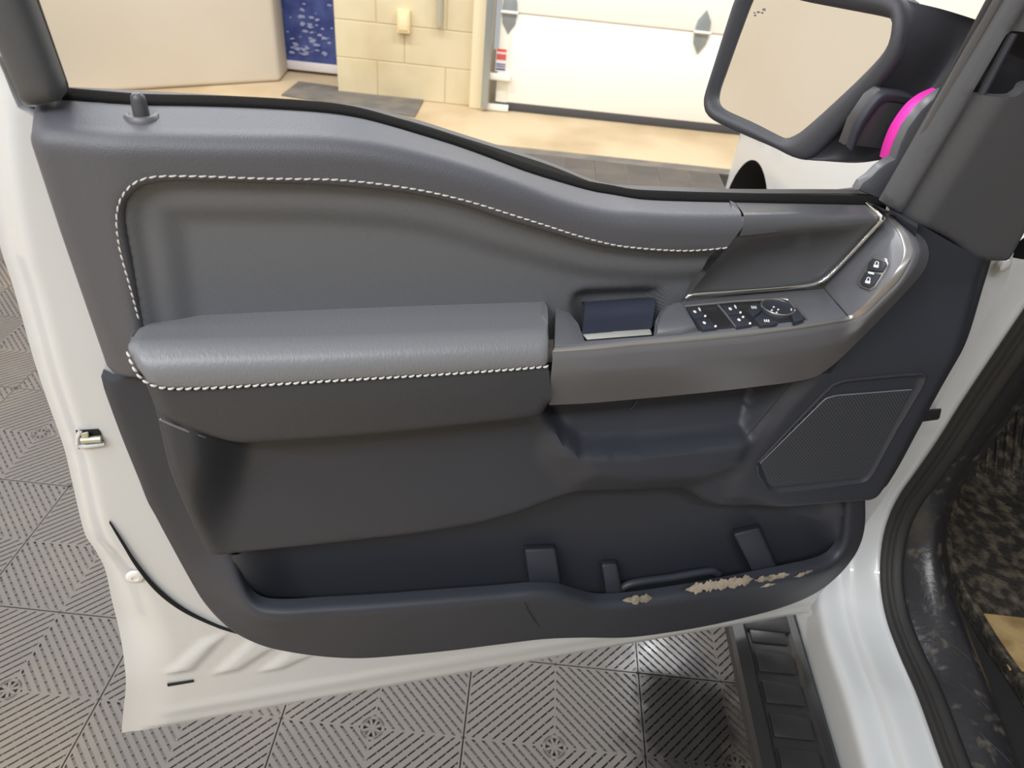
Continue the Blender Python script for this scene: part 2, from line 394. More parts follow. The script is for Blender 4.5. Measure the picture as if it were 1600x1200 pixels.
floor = box('floor', (-7, -7, -0.2), (7, 7.5, 0), conc); tag(floor, kind='structure')
def make_tile():
    V = []; Fs = []
    def slab(poly, z0, z1):
        b = len(V); n = len(poly)
        V.extend([(x, y, z1) for x, y in poly]); V.extend([(x, y, z0) for x, y in poly])
        Fs.append(tuple(range(b, b + n)))
        for i in range(n): Fs.append((b + i, b + n + i, b + n + (i + 1) % n, b + (i + 1) % n))
    def clip(poly, axis, v, keep_less):
        out = []
        for i in range(len(poly)):
            p, q = poly[i], poly[(i + 1) % len(poly)]; a = (p[axis] <= v) == keep_less or p[axis] == v; b_ = (q[axis] <= v) == keep_less or q[axis] == v
            if a: out.append(p)
            if a != b_:
                t = (v - p[axis]) / (q[axis] - p[axis]); out.append((p[0] + t * (q[0] - p[0]), p[1] + t * (q[1] - p[1])))
        return out
    s = 0.1985; e = 0.004; pitch = 0.0222; rw = 0.0164
    for sx in (1, -1):
        for sy in (1, -1):
            rw = 0.0150 if sx * sy > 0 else 0.0172
            if sx * sy > 0: slab([(x * sx, y * sy) for x, y in ((0.004, 0.032), (0.032, 0.004), (s, 0.004), (s, s), (0.004, s))], 0.001, 0.0085)
            c = 0.030
            while c < 2 * s:                              # diagonal rib |x|+|y| between c and c+rw
                a, b_ = c, min(c + rw, 2 * s)
                poly = [(a, 0), (b_, 0), (0, b_), (0, a)]
                poly = clip(poly, 0, s - e, True); poly = clip(poly, 1, s - e, True) if len(poly) > 2 else poly
                poly = clip(poly, 0, e * 0.6, False) if len(poly) > 2 else poly
                poly = clip(poly, 1, e * 0.6, False) if len(poly) > 2 else poly
                if len(poly) > 2: slab([(x * sx, y * sy) for x, y in poly][::sx * sy], 0.002, 0.013)
                c += pitch
            for t in np.arange(-0.16, 0.19, 0.032):      # lower cross ribs
                poly = [(0, -t), (s * 1.5, s * 1.5 - t), (s * 1.5, s * 1.5 - t - 0.005), (0, -t - 0.005)]
                for ax, v, kl in ((0, s, True), (1, s, True), (0, 0, False), (1, 0, False)):
                    poly = clip(poly, ax, v, kl) if len(poly) > 2 else poly
                if len(poly) > 2: slab([(x * sx, y * sy) for x, y in poly][::sx * sy], 0.001, 0.0110)
    for lo, hi in (((-s, s - e), (s, s)), ((-s, -s), (s, -s + e)), ((-s, -s), (-s + e, s)), ((s - e, -s), (s, s)), ((-e * .6, -s), (e * .6, -0.03)), ((-e * .6, 0.03), (e * .6, s)), ((-s, -e * .6), (-0.03, e * .6)), ((0.03, -e * .6), (s, e * .6))):
        slab([(lo[0], lo[1]), (hi[0], lo[1]), (hi[0], hi[1]), (lo[0], hi[1])], 0, 0.013)
    for j in range(8):                                    # drain rosette
        a = j * math.pi / 4 + math.pi / 8; ca, sa = math.cos(a), math.sin(a)
        slab([(0.006 * ca - 0.003 * sa, 0.006 * sa + 0.003 * ca), (0.006 * ca + 0.003 * sa, 0.006 * sa - 0.003 * ca), (0.021 * ca + 0.003 * sa, 0.021 * sa - 0.003 * ca), (0.021 * ca - 0.003 * sa, 0.021 * sa + 0.003 * ca)][::-1], 0.002, 0.013)
    slab([(0.007 * math.cos(a), 0.007 * math.sin(a)) for a in np.arange(0, 6.28, 0.8)], 0.002, 0.013)
    for j in range(12):
        a = j * math.pi / 6; b_ = a + math.pi / 6
        slab([(0.02 * math.cos(a), 0.02 * math.sin(a)), (0.027 * math.cos(a), 0.027 * math.sin(a)), (0.027 * math.cos(b_), 0.027 * math.sin(b_)), (0.02 * math.cos(b_), 0.02 * math.sin(b_))], 0.002, 0.013)
    me = bpy.data.meshes.new('tile'); me.from_pydata(V, [], Fs); me.update()
    bm = bmesh.new(); bm.from_mesh(me); bmesh.ops.recalc_face_normals(bm, faces=bm.faces); bm.to_mesh(me); bm.free()
    me.materials.append(tile_m); return me
tile_me = make_tile()
under = box('tile_underside', (-3.5, 0.2, 0.0), (1.4, 4.607, 0.0015), mat('tile_gap_dark', (26, 24, 22), 0.9), floor)
for i in range(-8, 3):
    for j in range(-1, 10):
        o = bpy.data.objects.new('tile', tile_me); COL.objects.link(o); o.parent = floor
        o.location = (0.175 + 0.4 * i, 0.807 + 0.4 * j, 0.0005); o.rotation_euler = (0, 0, random.choice((0, 2)) * math.pi / 2)
ramp = hexa('tile_edge_ramp', [(-3.5, 4.607, 0), (1.4, 4.607, 0), (1.4, 4.607, 0.013), (-3.5, 4.607, 0.013), (-3.5, 4.74, 0), (1.4, 4.74, 0), (1.4, 4.74, 0.003), (-3.5, 4.74, 0.003)], dmat, floor, 0)

# dark mat by the far wall
pm = [onz(467, 129, 0.0), onz(663, 156, 0.0), onz(648, 184, 0.0), onz(440, 150, 0.0)]
mt = prism('rubber_mat', [p + [0, 0, 0.012] for p in pm], (0, 0, 1), 0.0118, dmat, None, 0.003)
tag(mt, 'dark grey rubber mat lying on the concrete before the blue door', 'mat')

# far wall of painted blocks
wall = empty('wall_front', (0, CW, 0)); tag(wall, kind='structure')
mortar = mat('mortar', (186, 170, 134), 0.8)
xl, xr = ony(524, 60, CW)[0], ony(744, 60, CW)[0]
box('wall_core', (xl, 0.004, 0), (xr, 0.25, 3.6), mortar, wall)
bh, bw = 0.25, 0.5
for r in range(6):
    x = xl + (0.0 if r % 2 else -0.2)
    while x < xr:
        a, b_ = max(x, xl), min(x + bw - 0.006, xr)
        if b_ - a > 0.03: box('block', (a, 0.0, r * bh + 0.003), (b_, 0.02, (r + 1) * bh - 0.002), block_m, wall, 0.003, 1)
        x += bw
box('upper_wall', (xl, 0.0, 6 * bh), (xr, 0.02, 3.6), block_m, wall)
box('upper_wall', (xr, 0.1, 2.9), (7, 0.3, 3.6), block_m, wall)
# pilaster between the blocks and the garage door
px0, px1 = ony(737, 100, CW)[0], ony(763, 100, CW)[0]
pil = box('trim_1', (px0, CW - 0.06, 0), (px1 + 0.02, CW + 0.2, 3.4), mat('cream_trim', (238, 224, 190), 0.5), None, 0.01); tag(pil, kind='structure')
# outlet box and conduit
p = ony(632, 32, CW); o = empty('outlet_box', (p[0], CW, p[2])); tag(o, 'small cream electrical outlet box mounted on the block wall', 'outlet box')
ob = mat('cream_box', (226, 204, 156), 0.5)
box('housing', (-0.045, -0.05, -0.075), (0.045, -0.001, 0.075), ob, o, 0.006)
box('cover', (-0.032, -0.056, -0.055), (0.032, -0.05, 0.055), mat('cream_cover', (236, 216, 172), 0.45), o, 0.003)
p = ony(688, 10, CW); c = tube('conduit', [(p[0], CW - 0.03, z) for z in (p[2] - 0.12, 2.0, 3.4)], 0.022, mat('grey_conduit', (184, 180, 160), 0.4, metal=0.3), None)
tag(c, 'grey metal conduit pipe running down the block wall', 'pipe')
# blue door with white bottom strip, set back
B = CW + 0.42
bl = ony(430, 60, B)[0]; br = ony(531, 60, B)[0]; zb = ony(480, 106, B)[2]
bd = empty('door_2', ((bl + br) / 2, B, 0)); tag(bd, kind='structure')
hw = (br - bl) / 2
box('door_leaf', (-hw, 0, max(zb, 0.02)), (hw, 0.05, 2.2), blue_m, bd, 0.004)
box('kick_strip', (-hw, -0.012, max(zb - 0.02, 0.0)), (hw, 0.0, zb + 0.045), mat('white_strip', (220, 214, 214), 0.5), bd, 0.003)
V = []; Fs = []
for _ in range(70):                                       # splashes of pale dirt with a ragged outline
    cx = rng.normal(0.0, hw * 0.5); cz = zb + 0.10 + abs(rng.normal(0, 0.20)); s = rng.uniform(0.006, 0.03)
    if abs(cx) > hw - 0.05: continue
    b0 = len(V); k = 9
    for j in range(k):
        a = 2 * math.pi * j / k; rr = s * rng.uniform(0.5, 1.2); V.append((cx + rr * math.cos(a), -0.001 - 0.0002 * len(Fs), cz + rr * 0.5 * math.sin(a)))
    Fs.append(tuple(range(b0, b0 + k)))
sp = link_mesh('dirt_splashes', V, Fs, mat('pale_dirt', (150, 156, 192), 0.8), bd, False); sp['kind'] = 'stuff'
wr = box('wall_recess', (bl - 1.5, B + 0.05, 0), (br + 0.6, B + 0.25, 3.6), block_m); tag(wr, kind='structure')
# cream wall on the left, its end by the blue door
q0 = onz(438, 128, 0); q1 = onz(80, 150, 0); q1 = q0 + (q1 - q0) * 2.6
wl = hexa('wall_left', [(q0[0], q0[1], 0), (q1[0], q1[1], 0), (q1[0], q1[1], 3.6), (q0[0], q0[1], 3.6), (q0[0] - 0.03, q0[1] + 0.3, 0), (q1[0], q1[1] + 0.3, 0), (q1[0], q1[1] + 0.3, 3.6), (q0[0] - 0.03, q0[1] + 0.3, 3.6)], cream, None, 0.03)
tag(wl, kind='structure')
wsd = box('wall_side', (-5.4, -7, 0), (-5.2, 6, 3.6), cream); tag(wsd, kind='structure')
wb = box('wall_back', (-7, -7.2, 0), (7, -7, 3.6), cream); tag(wb, kind='structure')

# sectional garage door
GY = CW - 0.02
gx0 = ony(778, 100, GY)[0]; gx1 = 4.6
zb_ = 0.06
gdr = empty('door_1', (gx0, GY, 0)); tag(gdr, kind='structure')
zs = ony(1000, 40, GY)[2]; ph = zs - zb_
for k in range(5):
    z0 = zb_ + k * ph
    if z0 > 3.2: break
    box('panel', (0, 0, z0), (gx1 - gx0, 0.045, z0 + ph - 0.012), gd_m, gdr, 0.008)
    box('panel_rib', (0, 0.012, z0 + ph - 0.014), (gx1 - gx0, 0.04, z0 + ph + 0.002), mat('door_joint', (220, 212, 196), 0.6), gdr)
box('bottom_seal', (0, 0.0, 0.0), (gx1 - gx0, 0.04, zb_), mat('dark_seal', (70, 70, 72), 0.7), gdr, 0.006)
tx0, tx1 = ony(763, 100, GY)[0] - gx0, ony(777, 100, GY)[0] - gx0
box('track', (tx0 - 0.03, -0.10, 0.03), (tx0 + 0.02, -0.02, 3.2), galv, gdr, 0.004)
box('end_stile', (0.0, -0.006, zb_), (0.085, 0.0, zs), mat('stile_white', (232, 228, 214), 0.45), gdr, 0.002)
def hinge(x, z, s=1.0):
    hg = prism('hinge', [(x + a * s, -0.012, z + b * s) for a, b in ((-0.05, 0.02), (-0.045, 0.07), (0, 0.14), (0.045, 0.07), (0.05, 0.02), (0.05, -0.02), (0.045, -0.07), (0, -0.14), (-0.045, -0.07), (-0.05, -0.02))], (0, -1, 0), 0.008, galv, gdr, 0.002)
    tube('hinge_pin', [(x - 0.06 * s, -0.02, z), (x + 0.06 * s, -0.02, z)], 0.010, mat('pin_white', (226, 224, 218), 0.4), hg)
for x, y in ((797, 12), (1098, 44)):
    p = ony(x, y, GY); hinge(p[0] - gx0, zs)
for y in (118, 166):
    p = ony(775, y, GY)
    box('roller_bracket', (tx0 - 0.02, -0.05, p[2] - 0.02), (0.10, -0.001, p[2] + 0.02), mat('bracket_white', (236, 232, 220), 0.4), gdr, 0.004)
s0, s1 = ony(774, 75, GY), ony(789, 112, GY)
st = box('warning_sticker', (s0[0] - gx0 + 0.01, -0.009, s1[2]), (s1[0] - gx0 + 0.005, -0.006, s0[2]), mat('sticker_white', (225, 220, 222), 0.5), gdr)
sx0, sx1, sz0, sz1 = s0[0] - gx0 + 0.01, s1[0] - gx0 + 0.005, s1[2], s0[2]; shh = sz1 - sz0
for a, b_, rgb in ((0.88, 1.0, (226, 78, 44)), (0.52, 0.78, (205, 90, 80)), (0.30, 0.36, (90, 92, 120)), (0.2, 0.26, (90, 92, 120)), (0.06, 0.15, (80, 82, 112))):
    box('print_band', (sx0 + 0.004, -0.0105, sz0 + a * shh), (sx1 - 0.004, -0.009, sz0 + b_ * shh), mat('print_%d' % rgb[0], rgb, 0.5), st)

# ================================================================== the open door
BO = np.array([0.75, 1.2, 0])
truck = empty('pickup_truck', tuple(BO)); tag(truck, 'white pickup truck with its charcoal-trimmed driver door standing open', 'truck')
body = truck
HEM = -0.02
# ---- painted inner sheet
hem_px = [(-42, 100), (-25, 260), (0, 384), (18, 440), (32, 488), (54, 566), (74, 626), (100, 700), (112, 750), (133, 835), (148, 858), (164, 889), (175, 939), (187, 1006), (193, 1033), (197, 1065), (193, 1110), (190, 1145)]
hem = cr(px2([(x, y, HEM if y < 1000 else -.008) for x, y in hem_px]), 0.006)
bot = line(px2([(190, 1145, -.006), (700, 1056, -.004), (1256, 958, -.004)]), 0.008)
rgt = cr(px2([(1256, 958, -.01), (1266, 952, -.01), (1262, 940, -.01), (1300, 905, 0), (1352, 820, 0), (1390, 765, 0), (1480, 605, 0), (1540, 495, 0), (1572, 440, 0), (1584, 395, 0)]), 0.008)
top = line(px2([(1584, 395, 0), (1400, 345, 0), (1100, 372, 0), (820, 350, 0), (500, 260, 0), (110, 215, 0), (40, 175, 0), (28, 168, 0), (-6, 92, 0), (-42, 100, HEM)]), 0.012)
sh_out = join(hem, bot, rgt, top)
ribs = [px2([(x, y, 0) for x, y in q]) for q in (
    [(260, 1052), (318, 1000), (352, 990), (300, 1046)], [(335, 1052), (392, 1000), (428, 1010), (372, 1046)], [(408, 1048), (452, 1016), (488, 1022), (440, 1044)])]
foot = px2([(262, 1060, 0), (480, 1040, 0), (470, 1048, 0), (262, 1070, 0)])
fold_px = [(98, 640, 0), (118, 690, 0), (140, 760, 0), (172, 850, 0), (200, 920, 0), (222, 1000, 0), (232, 1060, 0), (236, 1100, 0)]
LH = np.array(hem); BT = np.array(bot)
def shell_d(q):
    sl = dist_line(q, LH); sb = dist_line(q, BT)
    d = np.zeros(len(q))
    wide = 0.03 + 0.035 * sm(-q[:, 1], -0.45, -0.2)
    a = (0.006 + 0.014 * sm(q[:, 1], 0.1, 0.25)) * (1 - sm(sl, 0.004, wide)); b = 0.004 * (1 - sm(sb, 0.0, 0.012))
    d -= np.maximum(a, b) + 0.25 * np.minimum(a, b) * (1 - sm(np.minimum(sl, sb), 0.0, 0.02))*0
    d += 0.0015 * (1 - sm(np.abs(sb - 0.045), 0.0, 0.02)) * sm(sl, 0.03, 0.09)
    for rb in ribs: d += 0.004 * sm(sdf(q, rb), -0.006, 0.008)
    return d
door = field('door', sh_out, flat(shell_d), paint, None, 0.006, skirt=0.075, rings=(0.003,))
door.parent = truck; door.location = tuple(A0 - BO); door.rotation_euler = (0, 0, TH); door['label'] = 'open white door with grey and charcoal inner trim'
# outer skin with its belt moulding
sk = np.array(sh_out); cc = sk.mean(0)
ob_ = line(px2([(1584, 395, -0.09), (1376, 311, -0.09), (1150, 294, -0.09), (1000, 289, -0.09), (925, 280, -0.09), (785, 232, -0.09), (645, 190, -0.09), (505, 165, -0.09), (400, 158, -0.09), (95, 142, -0.09)]), 0.02)
def skin(q): return np.full(len(q), -0.10) - 0.02 * sm(q[:, 1], 0.2, 0.6) + 0.03 * sm(q[:, 1], 0.75, 0.9)
oo = join(line([hem[6] + [0.004, 0], hem[-1] + [0.004, 0.004]], 0.02), line([hem[-1] + [0.004, 0.004], bot[-1] + [0, 0.004]], 0.02), line([bot[-1] + [0, 0.004], (1.13, 0.3), (1.15, 0.78)], 0.02), line([(1.15, 0.78), (0.95, 0.76), (0.6, 0.76), (0.4, 0.84), (0.09, 0.86), hem[6] + [0.004, 0]], 0.02))
field('outer_skin', oo, flat(skin), paint, door, 0.03)

# latch opening in the shut face
lat = px2([(119, 672, 0), (158, 671, 0), (163, 690, 0), (127, 692, 0)])
lp = [L(*p) for p in ((118, 673, 0.0015), (153, 671, 0.0015), (157, 676, 0.0015), (161, 690, 0.0015), (127, 692, 0.0015))]
la = prism('latch_opening', lp, (0, -1, 0), 0.001, mat('dark_void', (22, 22, 24), 0.8), door)
tube('latch_rim', cr([L(*p) for p in ((119, 692, 0.002), (128, 697, 0.003), (150, 695, 0.003), (163, 693, 0.002))], n=14), 0.0028, paint, la)
tube('latch_bar', [L(122, 700, 0.003), L(121, 684, 0.004), L(125, 674, 0.003)], 0.0022, paint, la)
hexa('latch_claw', [L(*p) for p in ((126, 677, 0.002), (139, 674, 0.002), (139, 686, 0.002), (128, 688, 0.002), (126, 677, 0.007), (139, 674, 0.007), (139, 686, 0.007), (128, 688, 0.007))], steel, la, 0.0015)
tube('latch_rod', [L(127, 688, 0.005), L(158, 686, 0.005)], 0.004, steel, la)
# rubber plug, slots
pc = L(212, 900, 0.0); pn = (0, -1, 0)
revolve('body_plug', [(0.011, 0.0), (0.0105, 0.002), (0.008, 0.0035), (0.004, 0.0037), (0.0035, 0.0028), (0, 0.0028)], pc + [0, -0.0005, 0], pn, mat('plug_white', (214, 213, 208), 0.5), door, 20)
prism('drain_slot', [L(*p) for p in ((261, 1069, 0.002), (302, 1063, 0.002), (303, 1066, 0.002), (262, 1073, 0.002))], pn, 0.001, MATS['dark_void'], door)
sl_ = [L(*p) for p in ((799, 1013, -0.002), (808, 1012, -0.002), (808, 1021, -0.002), (799, 1022, -0.002))]
prism('drain_hole', sl_, pn, 0.004, mat('hole_grey', (120, 118, 112), 0.7), door)
# black crescent standing in for the shadowed gap at the trim's lower corner
a_ = cr([L(*p) for p in ((171, 815, .002), (190, 845, .003), (216, 884, .004), (250, 922, .004), (290, 953, .004), (340, 978, .003), (378, 991, .003))], n=50)
b_ = cr([L(*p) for p in ((171, 815, .002), (188, 846, .006), (212, 886, .008), (246, 927, .008), (287, 957, .007), (339, 980, .005), (378, 991, .003))], n=50)
loft('gap_shade_strip', [a_, (a_ + b_) / 2 + [0, -0.002, 0], b_, b_ + [0, 0.01, 0]], rubber, door, 50, 4)

# ---- window frame at the rear of the opening
fr = join(line(px2([(-130, -190, .02), (0, 92, .02)]), .01), cr(px2([(0, 92, .02), (20, 138, .02), (33, 163, .02), (42, 169, .02), (62, 166, .02), (92, 160, .02), (98, 152, .02)]), .006), line(px2([(98, 152, .02), (94, 133, .02), (45, 0, .02), (-24, -190, .02)]), .01), line(px2([(-24, -190, .02), (-130, -190, .02)]), .01))
FR = np.array(fr)
field('window_frame_trim', fr, flat(lambda q: 0.026 - eround(dist_line(q, FR, True), 0.012)), plast_up, door, 0.006, skirt=0.010, rings=(0.002, 0.006))
tube('window_run_seal', [L(99, 150, -0.005), L(96, 132, -0.005), L(49, 0, -0.005), L(-20, -190, -0.005)], 0.005, rubber, door)
fo = [L(*p) for p in ((-190, -190, -.01), (-42, 96, -.01), (28, 170, -.01), (64, 170, -.01), (14, 0, -.01), (-56, -190, -.01))]
prism('outer_window_frame', fo, pn, 0.06, paint, door, 0.004)

# ---- belt line: outer moulding, inner fuzzy seal
mold = [(95, 135), (250, 143), (400, 152), (505, 159), (575, 168), (645, 185), (715, 207), (785, 229), (855, 252), (925, 280), (960, 288), (1000, 290), (1150, 295), (1352, 297), (1378, 305)]
mA = cr([L(x, y, -0.055) for x, y in mold], n=110); mB = mA + [0, -0.012, 0.0]
loft('outer_belt_moulding', [mA + [0, 0.01, -0.03], mA, mB, mB + [0, 0, -0.03]], mat('weathered_moulding', (78, 77, 76), 0.55), door, 110, 2, sharp=(1, 2))
tp = [(98, 154), (215, 163), (310, 165), (400, 168), (505, 175), (560, 183), (610, 196), (660, 211), (715, 228), (770, 248), (820, 267), (875, 284), (925, 298), (960, 304), (1000, 311), (1060, 314), (1150, 316), (1352, 320), (1384, 322)]
iA = cr([L(x, y, 0.0) for x, y in tp], n=130)
loft('inner_belt_seal', [iA + [0, 0.028, -0.02], iA + [0, 0.020, 0.0025], iA + [0, 0.014, 0.0042], iA + [0, 0.006, 0.0032], iA + [0, -0.001, 0.0005], iA + [0, -0.002, -0.01]], seal_m, door, 130, 3, sharp=(1,))

# ---- rolled surfaces: a horizontal shelf that turns over a crest into a near-vertical face
def roll_map(crest, belt, dface, R, edge=None, er=0.01):
    """crest, belt: lists of (u,w) for the crest line and the rear line; param q = (u, s)."""
    cu, cw = np.array(crest).T; bu, bw = np.array(belt).T
    def f(q):
        u, s0 = q[:, 0], q[:, 1]
        wc = np.interp(u, cu, cw); wb = np.interp(u, bu, bw); df = dface(q) if callable(dface) else np.full(len(q), dface)
        s = s0 - (wc - R); arc = math.pi / 2 * R
        a = np.clip(s / R, 0, math.pi / 2); fl = np.maximum(s - arc, 0)
        w = np.where(s <= 0, s0, wc - R + R * np.sin(a)); d = df - R * (1 - np.cos(a)) - fl
        w = w + (wb - wc) * np.clip(fl / np.maximum(df - R, 1e-3), 0, 1.0)
        if edge is not None:
            e = eround(dist_line(q, edge), er); d = d - e * np.cos(a); w = w - e * np.sin(a)
        return np.stack([u, d, w], 1)
    return f
# upper trim
UF = 0.05; UR = 0.016
crest_px = [(28, 210), (120, 212), (210, 213), (300, 215), (420, 217), (480, 218), (540, 222), (610, 232), (680, 248), (750, 268), (820, 292), (875, 313), (925, 328), (975, 337), (1000, 338), (1075, 342), (1165, 343), (1300, 343)]
crest = cr(px2([(x, y, UF) for x, y in crest_px]), 0.01); belt = cr(px2([(x, y, 0.0) for x, y in tp]), 0.01)
def s_top(u, depth=0.05): return np.interp(u, crest[:, 0], crest[:, 1]) - UR + math.pi / 2 * UR + (depth - UR)
seam_px = [(224, 520), (215, 470), (206, 416), (198, 375), (194, 340), (197, 320), (210, 303), (228, 293), (259, 287), (330, 287), (400, 289), (500, 292), (575, 298), (630, 304), (680, 313), (735, 328), (785, 345), (840, 361), (890, 376), (930, 386), (960, 391), (1000, 395), (1037, 398), (1080, 398), (1127, 395)]
seam = cr(px2([(x, y, 0.047) for x, y in seam_px]), 0.005)
le = line([D(166, 585, .035)[[0, 2]], (0.131, 0.80), (0.129, s_top(0.13))], 0.006)
topu = np.append(np.arange(0.129, 0.7585, 0.006), 0.7602); topl = np.array([(u, s_top(u)) for u in topu])
re_ = cr(np.array([(topu[-1], s_top(topu[-1])), (0.7515, s_top(0.75) - 0.025), (0.7435, s_top(0.745) - 0.046), D(1165, 350, .05)[[0, 2]], D(1150, 367, .049)[[0, 2]], seam[-1]]), 0.005)
botu = line([seam[0], D(222, 592, .04)[[0, 2]], D(166, 585, .035)[[0, 2]]], 0.006)
up_out = join(le, topl, re_, seam[::-1], botu)
SEAM = np.array(seam); LE = np.array(le); BOT = np.array(botu)
def up_d(q):
    return UF - 0.012 * (1 - sm(q[:, 0], 0.13, 0.2)) - eround(dist_line(q, SEAM), 0.009) * 0.9 - eround(dist_line(q, BOT[len(BOT)//3:]), 0.006)
field('upper_trim', up_out, roll_map(crest, belt, up_d, UR, LE, 0.014), vinyl, door, 0.005, skirt=0.02, rings=(0.0012, 0.004, 0.008))
# insert panel
ins_b = line([SEAM[-1] + [-0.002, 0.004], D(1070, 467, .03)[[0, 2]], D(1060, 480, .03)[[0, 2]], (0.70, 0.66), (0.20, 0.66), SEAM[0] + [-0.006, 0]], 0.006)
off = SEAM.copy(); t_ = np.gradient(off, axis=0); nn_ = np.stack([-t_[:, 1], t_[:, 0]], 1); nn_ /= np.linalg.norm(nn_, axis=1)[:, None]
off = off + nn_ * 0.003
ins_out = join(off, ins_b)
cup = px2([(903, 480, .03), (906, 468, .03), (918, 464, .03), (1010, 460, .03), (1026, 462, .03), (1030, 472, .03), (1034, 540, .03), (908, 545, .03)])
def ins_d(q):
    s = dist_line(q, SEAM)
    return np.maximum(0.041 - 0.006 * sm(s, 0.0, 0.012) - 0.008 * sm(s, 0.020, 0.046) - 0.018 * sm(sdf(q, cup), -0.012, 0.012), 0.006)
field('insert_panel', ins_out, flat(ins_d), weave, door, 0.005, skirt=0.02)
st_px = [(217, 500), (208, 466), (200, 437), (191, 405), (185, 378), (182, 345), (184, 325), (192, 305), (207, 288), (224, 280), (245, 276), (320, 276), (400, 279), (470, 280), (522, 281), (570, 285), (610, 290), (655, 297), (697, 306), (740, 317), (785, 331), (820, 342), (855, 353), (905, 369), (960, 383), (1000, 388), (1040, 391), (1075, 392), (1110, 390), (1138, 387)]
def on_upper(x, y):
    d = UF
    for _ in range(8): d = float(up_d(np.array([D(x, y, d)[[0, 2]]]))[0])
    return L(x, y, d + 0.0006)
stp = cr([on_upper(x, y) for x, y in st_px], 0.001)
stitches('stitching', stp, door, 0.0072, 0.0056, 0.0008, 0.12)
# lock knob
kb = L(227, 190, 0.025); kb[2] = L(227, 182, 0.025)[2]
sh_w = float(np.interp(kb[0], crest[:, 0], crest[:, 1])) + 0.003
P_ = Plane((0, 0, sh_w), (1, 0, sh_w), (0, 1, sh_w)); kc = P_.at(222, 183)
kn = revolve('lock_knob', [(0.0060, -0.01), (0.0060, 0.006), (0.0056, 0.013), (0.0050, 0.016), (0.0032, 0.018), (0, 0.0185)], kc, (-0.02, 0.04, 1), mat('knob_grey', (74, 75, 78), 0.4), door, 20)
revolve('knob_bezel', [(0.0140, -0.004), (0.0136, 0.001), (0.0118, 0.0028), (0.0092, 0.0028), (0.0080, 0.001), (0.0078, -0.004)], kc, (0, 0, 1), mat('bezel_grey', (92, 92, 95), 0.4), kn, 28)

# ---- armrest
AD = 0.105; AR = 0.026
ac = cr(px2([(190, 556, 0.1), (260, 552, .1), (500, 545, .1), (700, 536, .1), (870, 529, .1)]), 0.01); ab = cr(px2([(180, 512, 0.03), (500, 490, .03), (870, 475, .03)]), 0.01)
def a_top(u): return np.interp(u, ac[:, 0], ac[:, 1]) - AR + math.pi / 2 * AR + (AD - 0.028 - AR)
ast_px = [(195, 532), (199, 550), (206, 570), (216, 588), (230, 600), (250, 607), (275, 609), (330, 608), (420, 603), (500, 598), (600, 592), (700, 586), (800, 579), (858, 574)]
rm0 = roll_map(ac, ab, AD, AR)
def inv_roll(x, y):                    # parameter of the rolled surface seen at a pixel
    g = np.linspace(0.60, a_top(0.17) - 0.002, 500); best = None
    for u in (0.16, 0.18, 0.2, 0.3, 0.45, 0.54):
        P = rm0(np.stack([np.full(500, u), g], 1))
        Q = np.array([D(x, y, d_) for d_ in P[:, 1]]); e = np.hypot(Q[:, 2] - P[:, 2], (Q[:, 0] - u) * 0.02); k = int(np.argmin(e))
        if best is None or abs(Q[k, 0] - u) < best[0]: best = (abs(Q[k, 0] - u), Q[k, 0], g[k])
    return best[1], best[2]
ast = cr([inv_roll(x, y) for x, y in ast_px], 0.005)
uR = ast[-1][0]
u_l = ast[0][0]; aL = cr([ast[0], (u_l + 0.001, a_top(.17) - 0.020), (u_l + 0.004, a_top(.17) - 0.009), (u_l + 0.010, a_top(.17) - 0.002), (u_l + 0.020, a_top(.18))], 0.005)
aT = np.array([(u, a_top(u)) for u in np.arange(u_l + 0.020, uR + 0.016, 0.006)])
aRt = cr([aT[-1], (aT[-1][0] + 0.004, aT[-1][1] - 0.01), (uR + 0.009, 0.74), (uR + 0.002, 0.715), ast[-1]], 0.005)
pad = join(aL, aT, aRt, ast[::-1])
k5 = int(np.argmin(np.linalg.norm(ast - np.array(inv_roll(230, 600)), axis=1))); AED = np.vstack([aL[::-1], ast[1:k5]])
def ad(q): return AD - eround(dist_line(q, ast), 0.006) * 0.5 - eround(dist_line(q, aRt), 0.006)
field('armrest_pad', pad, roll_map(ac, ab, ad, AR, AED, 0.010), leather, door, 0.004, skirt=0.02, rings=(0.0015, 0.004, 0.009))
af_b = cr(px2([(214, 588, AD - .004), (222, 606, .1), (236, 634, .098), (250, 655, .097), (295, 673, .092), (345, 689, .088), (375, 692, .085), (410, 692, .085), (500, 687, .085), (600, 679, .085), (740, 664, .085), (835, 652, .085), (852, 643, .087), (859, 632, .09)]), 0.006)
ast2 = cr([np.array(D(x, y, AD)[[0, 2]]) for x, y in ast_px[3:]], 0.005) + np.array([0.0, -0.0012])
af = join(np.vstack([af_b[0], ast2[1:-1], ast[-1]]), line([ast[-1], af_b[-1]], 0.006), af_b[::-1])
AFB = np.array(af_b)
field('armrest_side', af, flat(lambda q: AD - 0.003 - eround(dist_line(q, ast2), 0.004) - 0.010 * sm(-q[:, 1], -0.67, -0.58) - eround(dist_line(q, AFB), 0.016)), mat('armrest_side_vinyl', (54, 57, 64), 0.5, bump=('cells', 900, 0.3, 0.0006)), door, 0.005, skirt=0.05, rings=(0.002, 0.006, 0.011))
def on_pad(x, y):
    u, sp = inv_roll(x, y); P = rm0(np.array([[u, sp]]))[0]; return np.array([P[0], -P[1], P[2]]) + [0, -0.0005, 0.0005]
stp = cr([on_pad(x, y - 1) for x, y in ast_px[1:]], 0.001)
stitches('armrest_stitching', stp, door, 0.0068, 0.0052, 0.0011, 0.25)

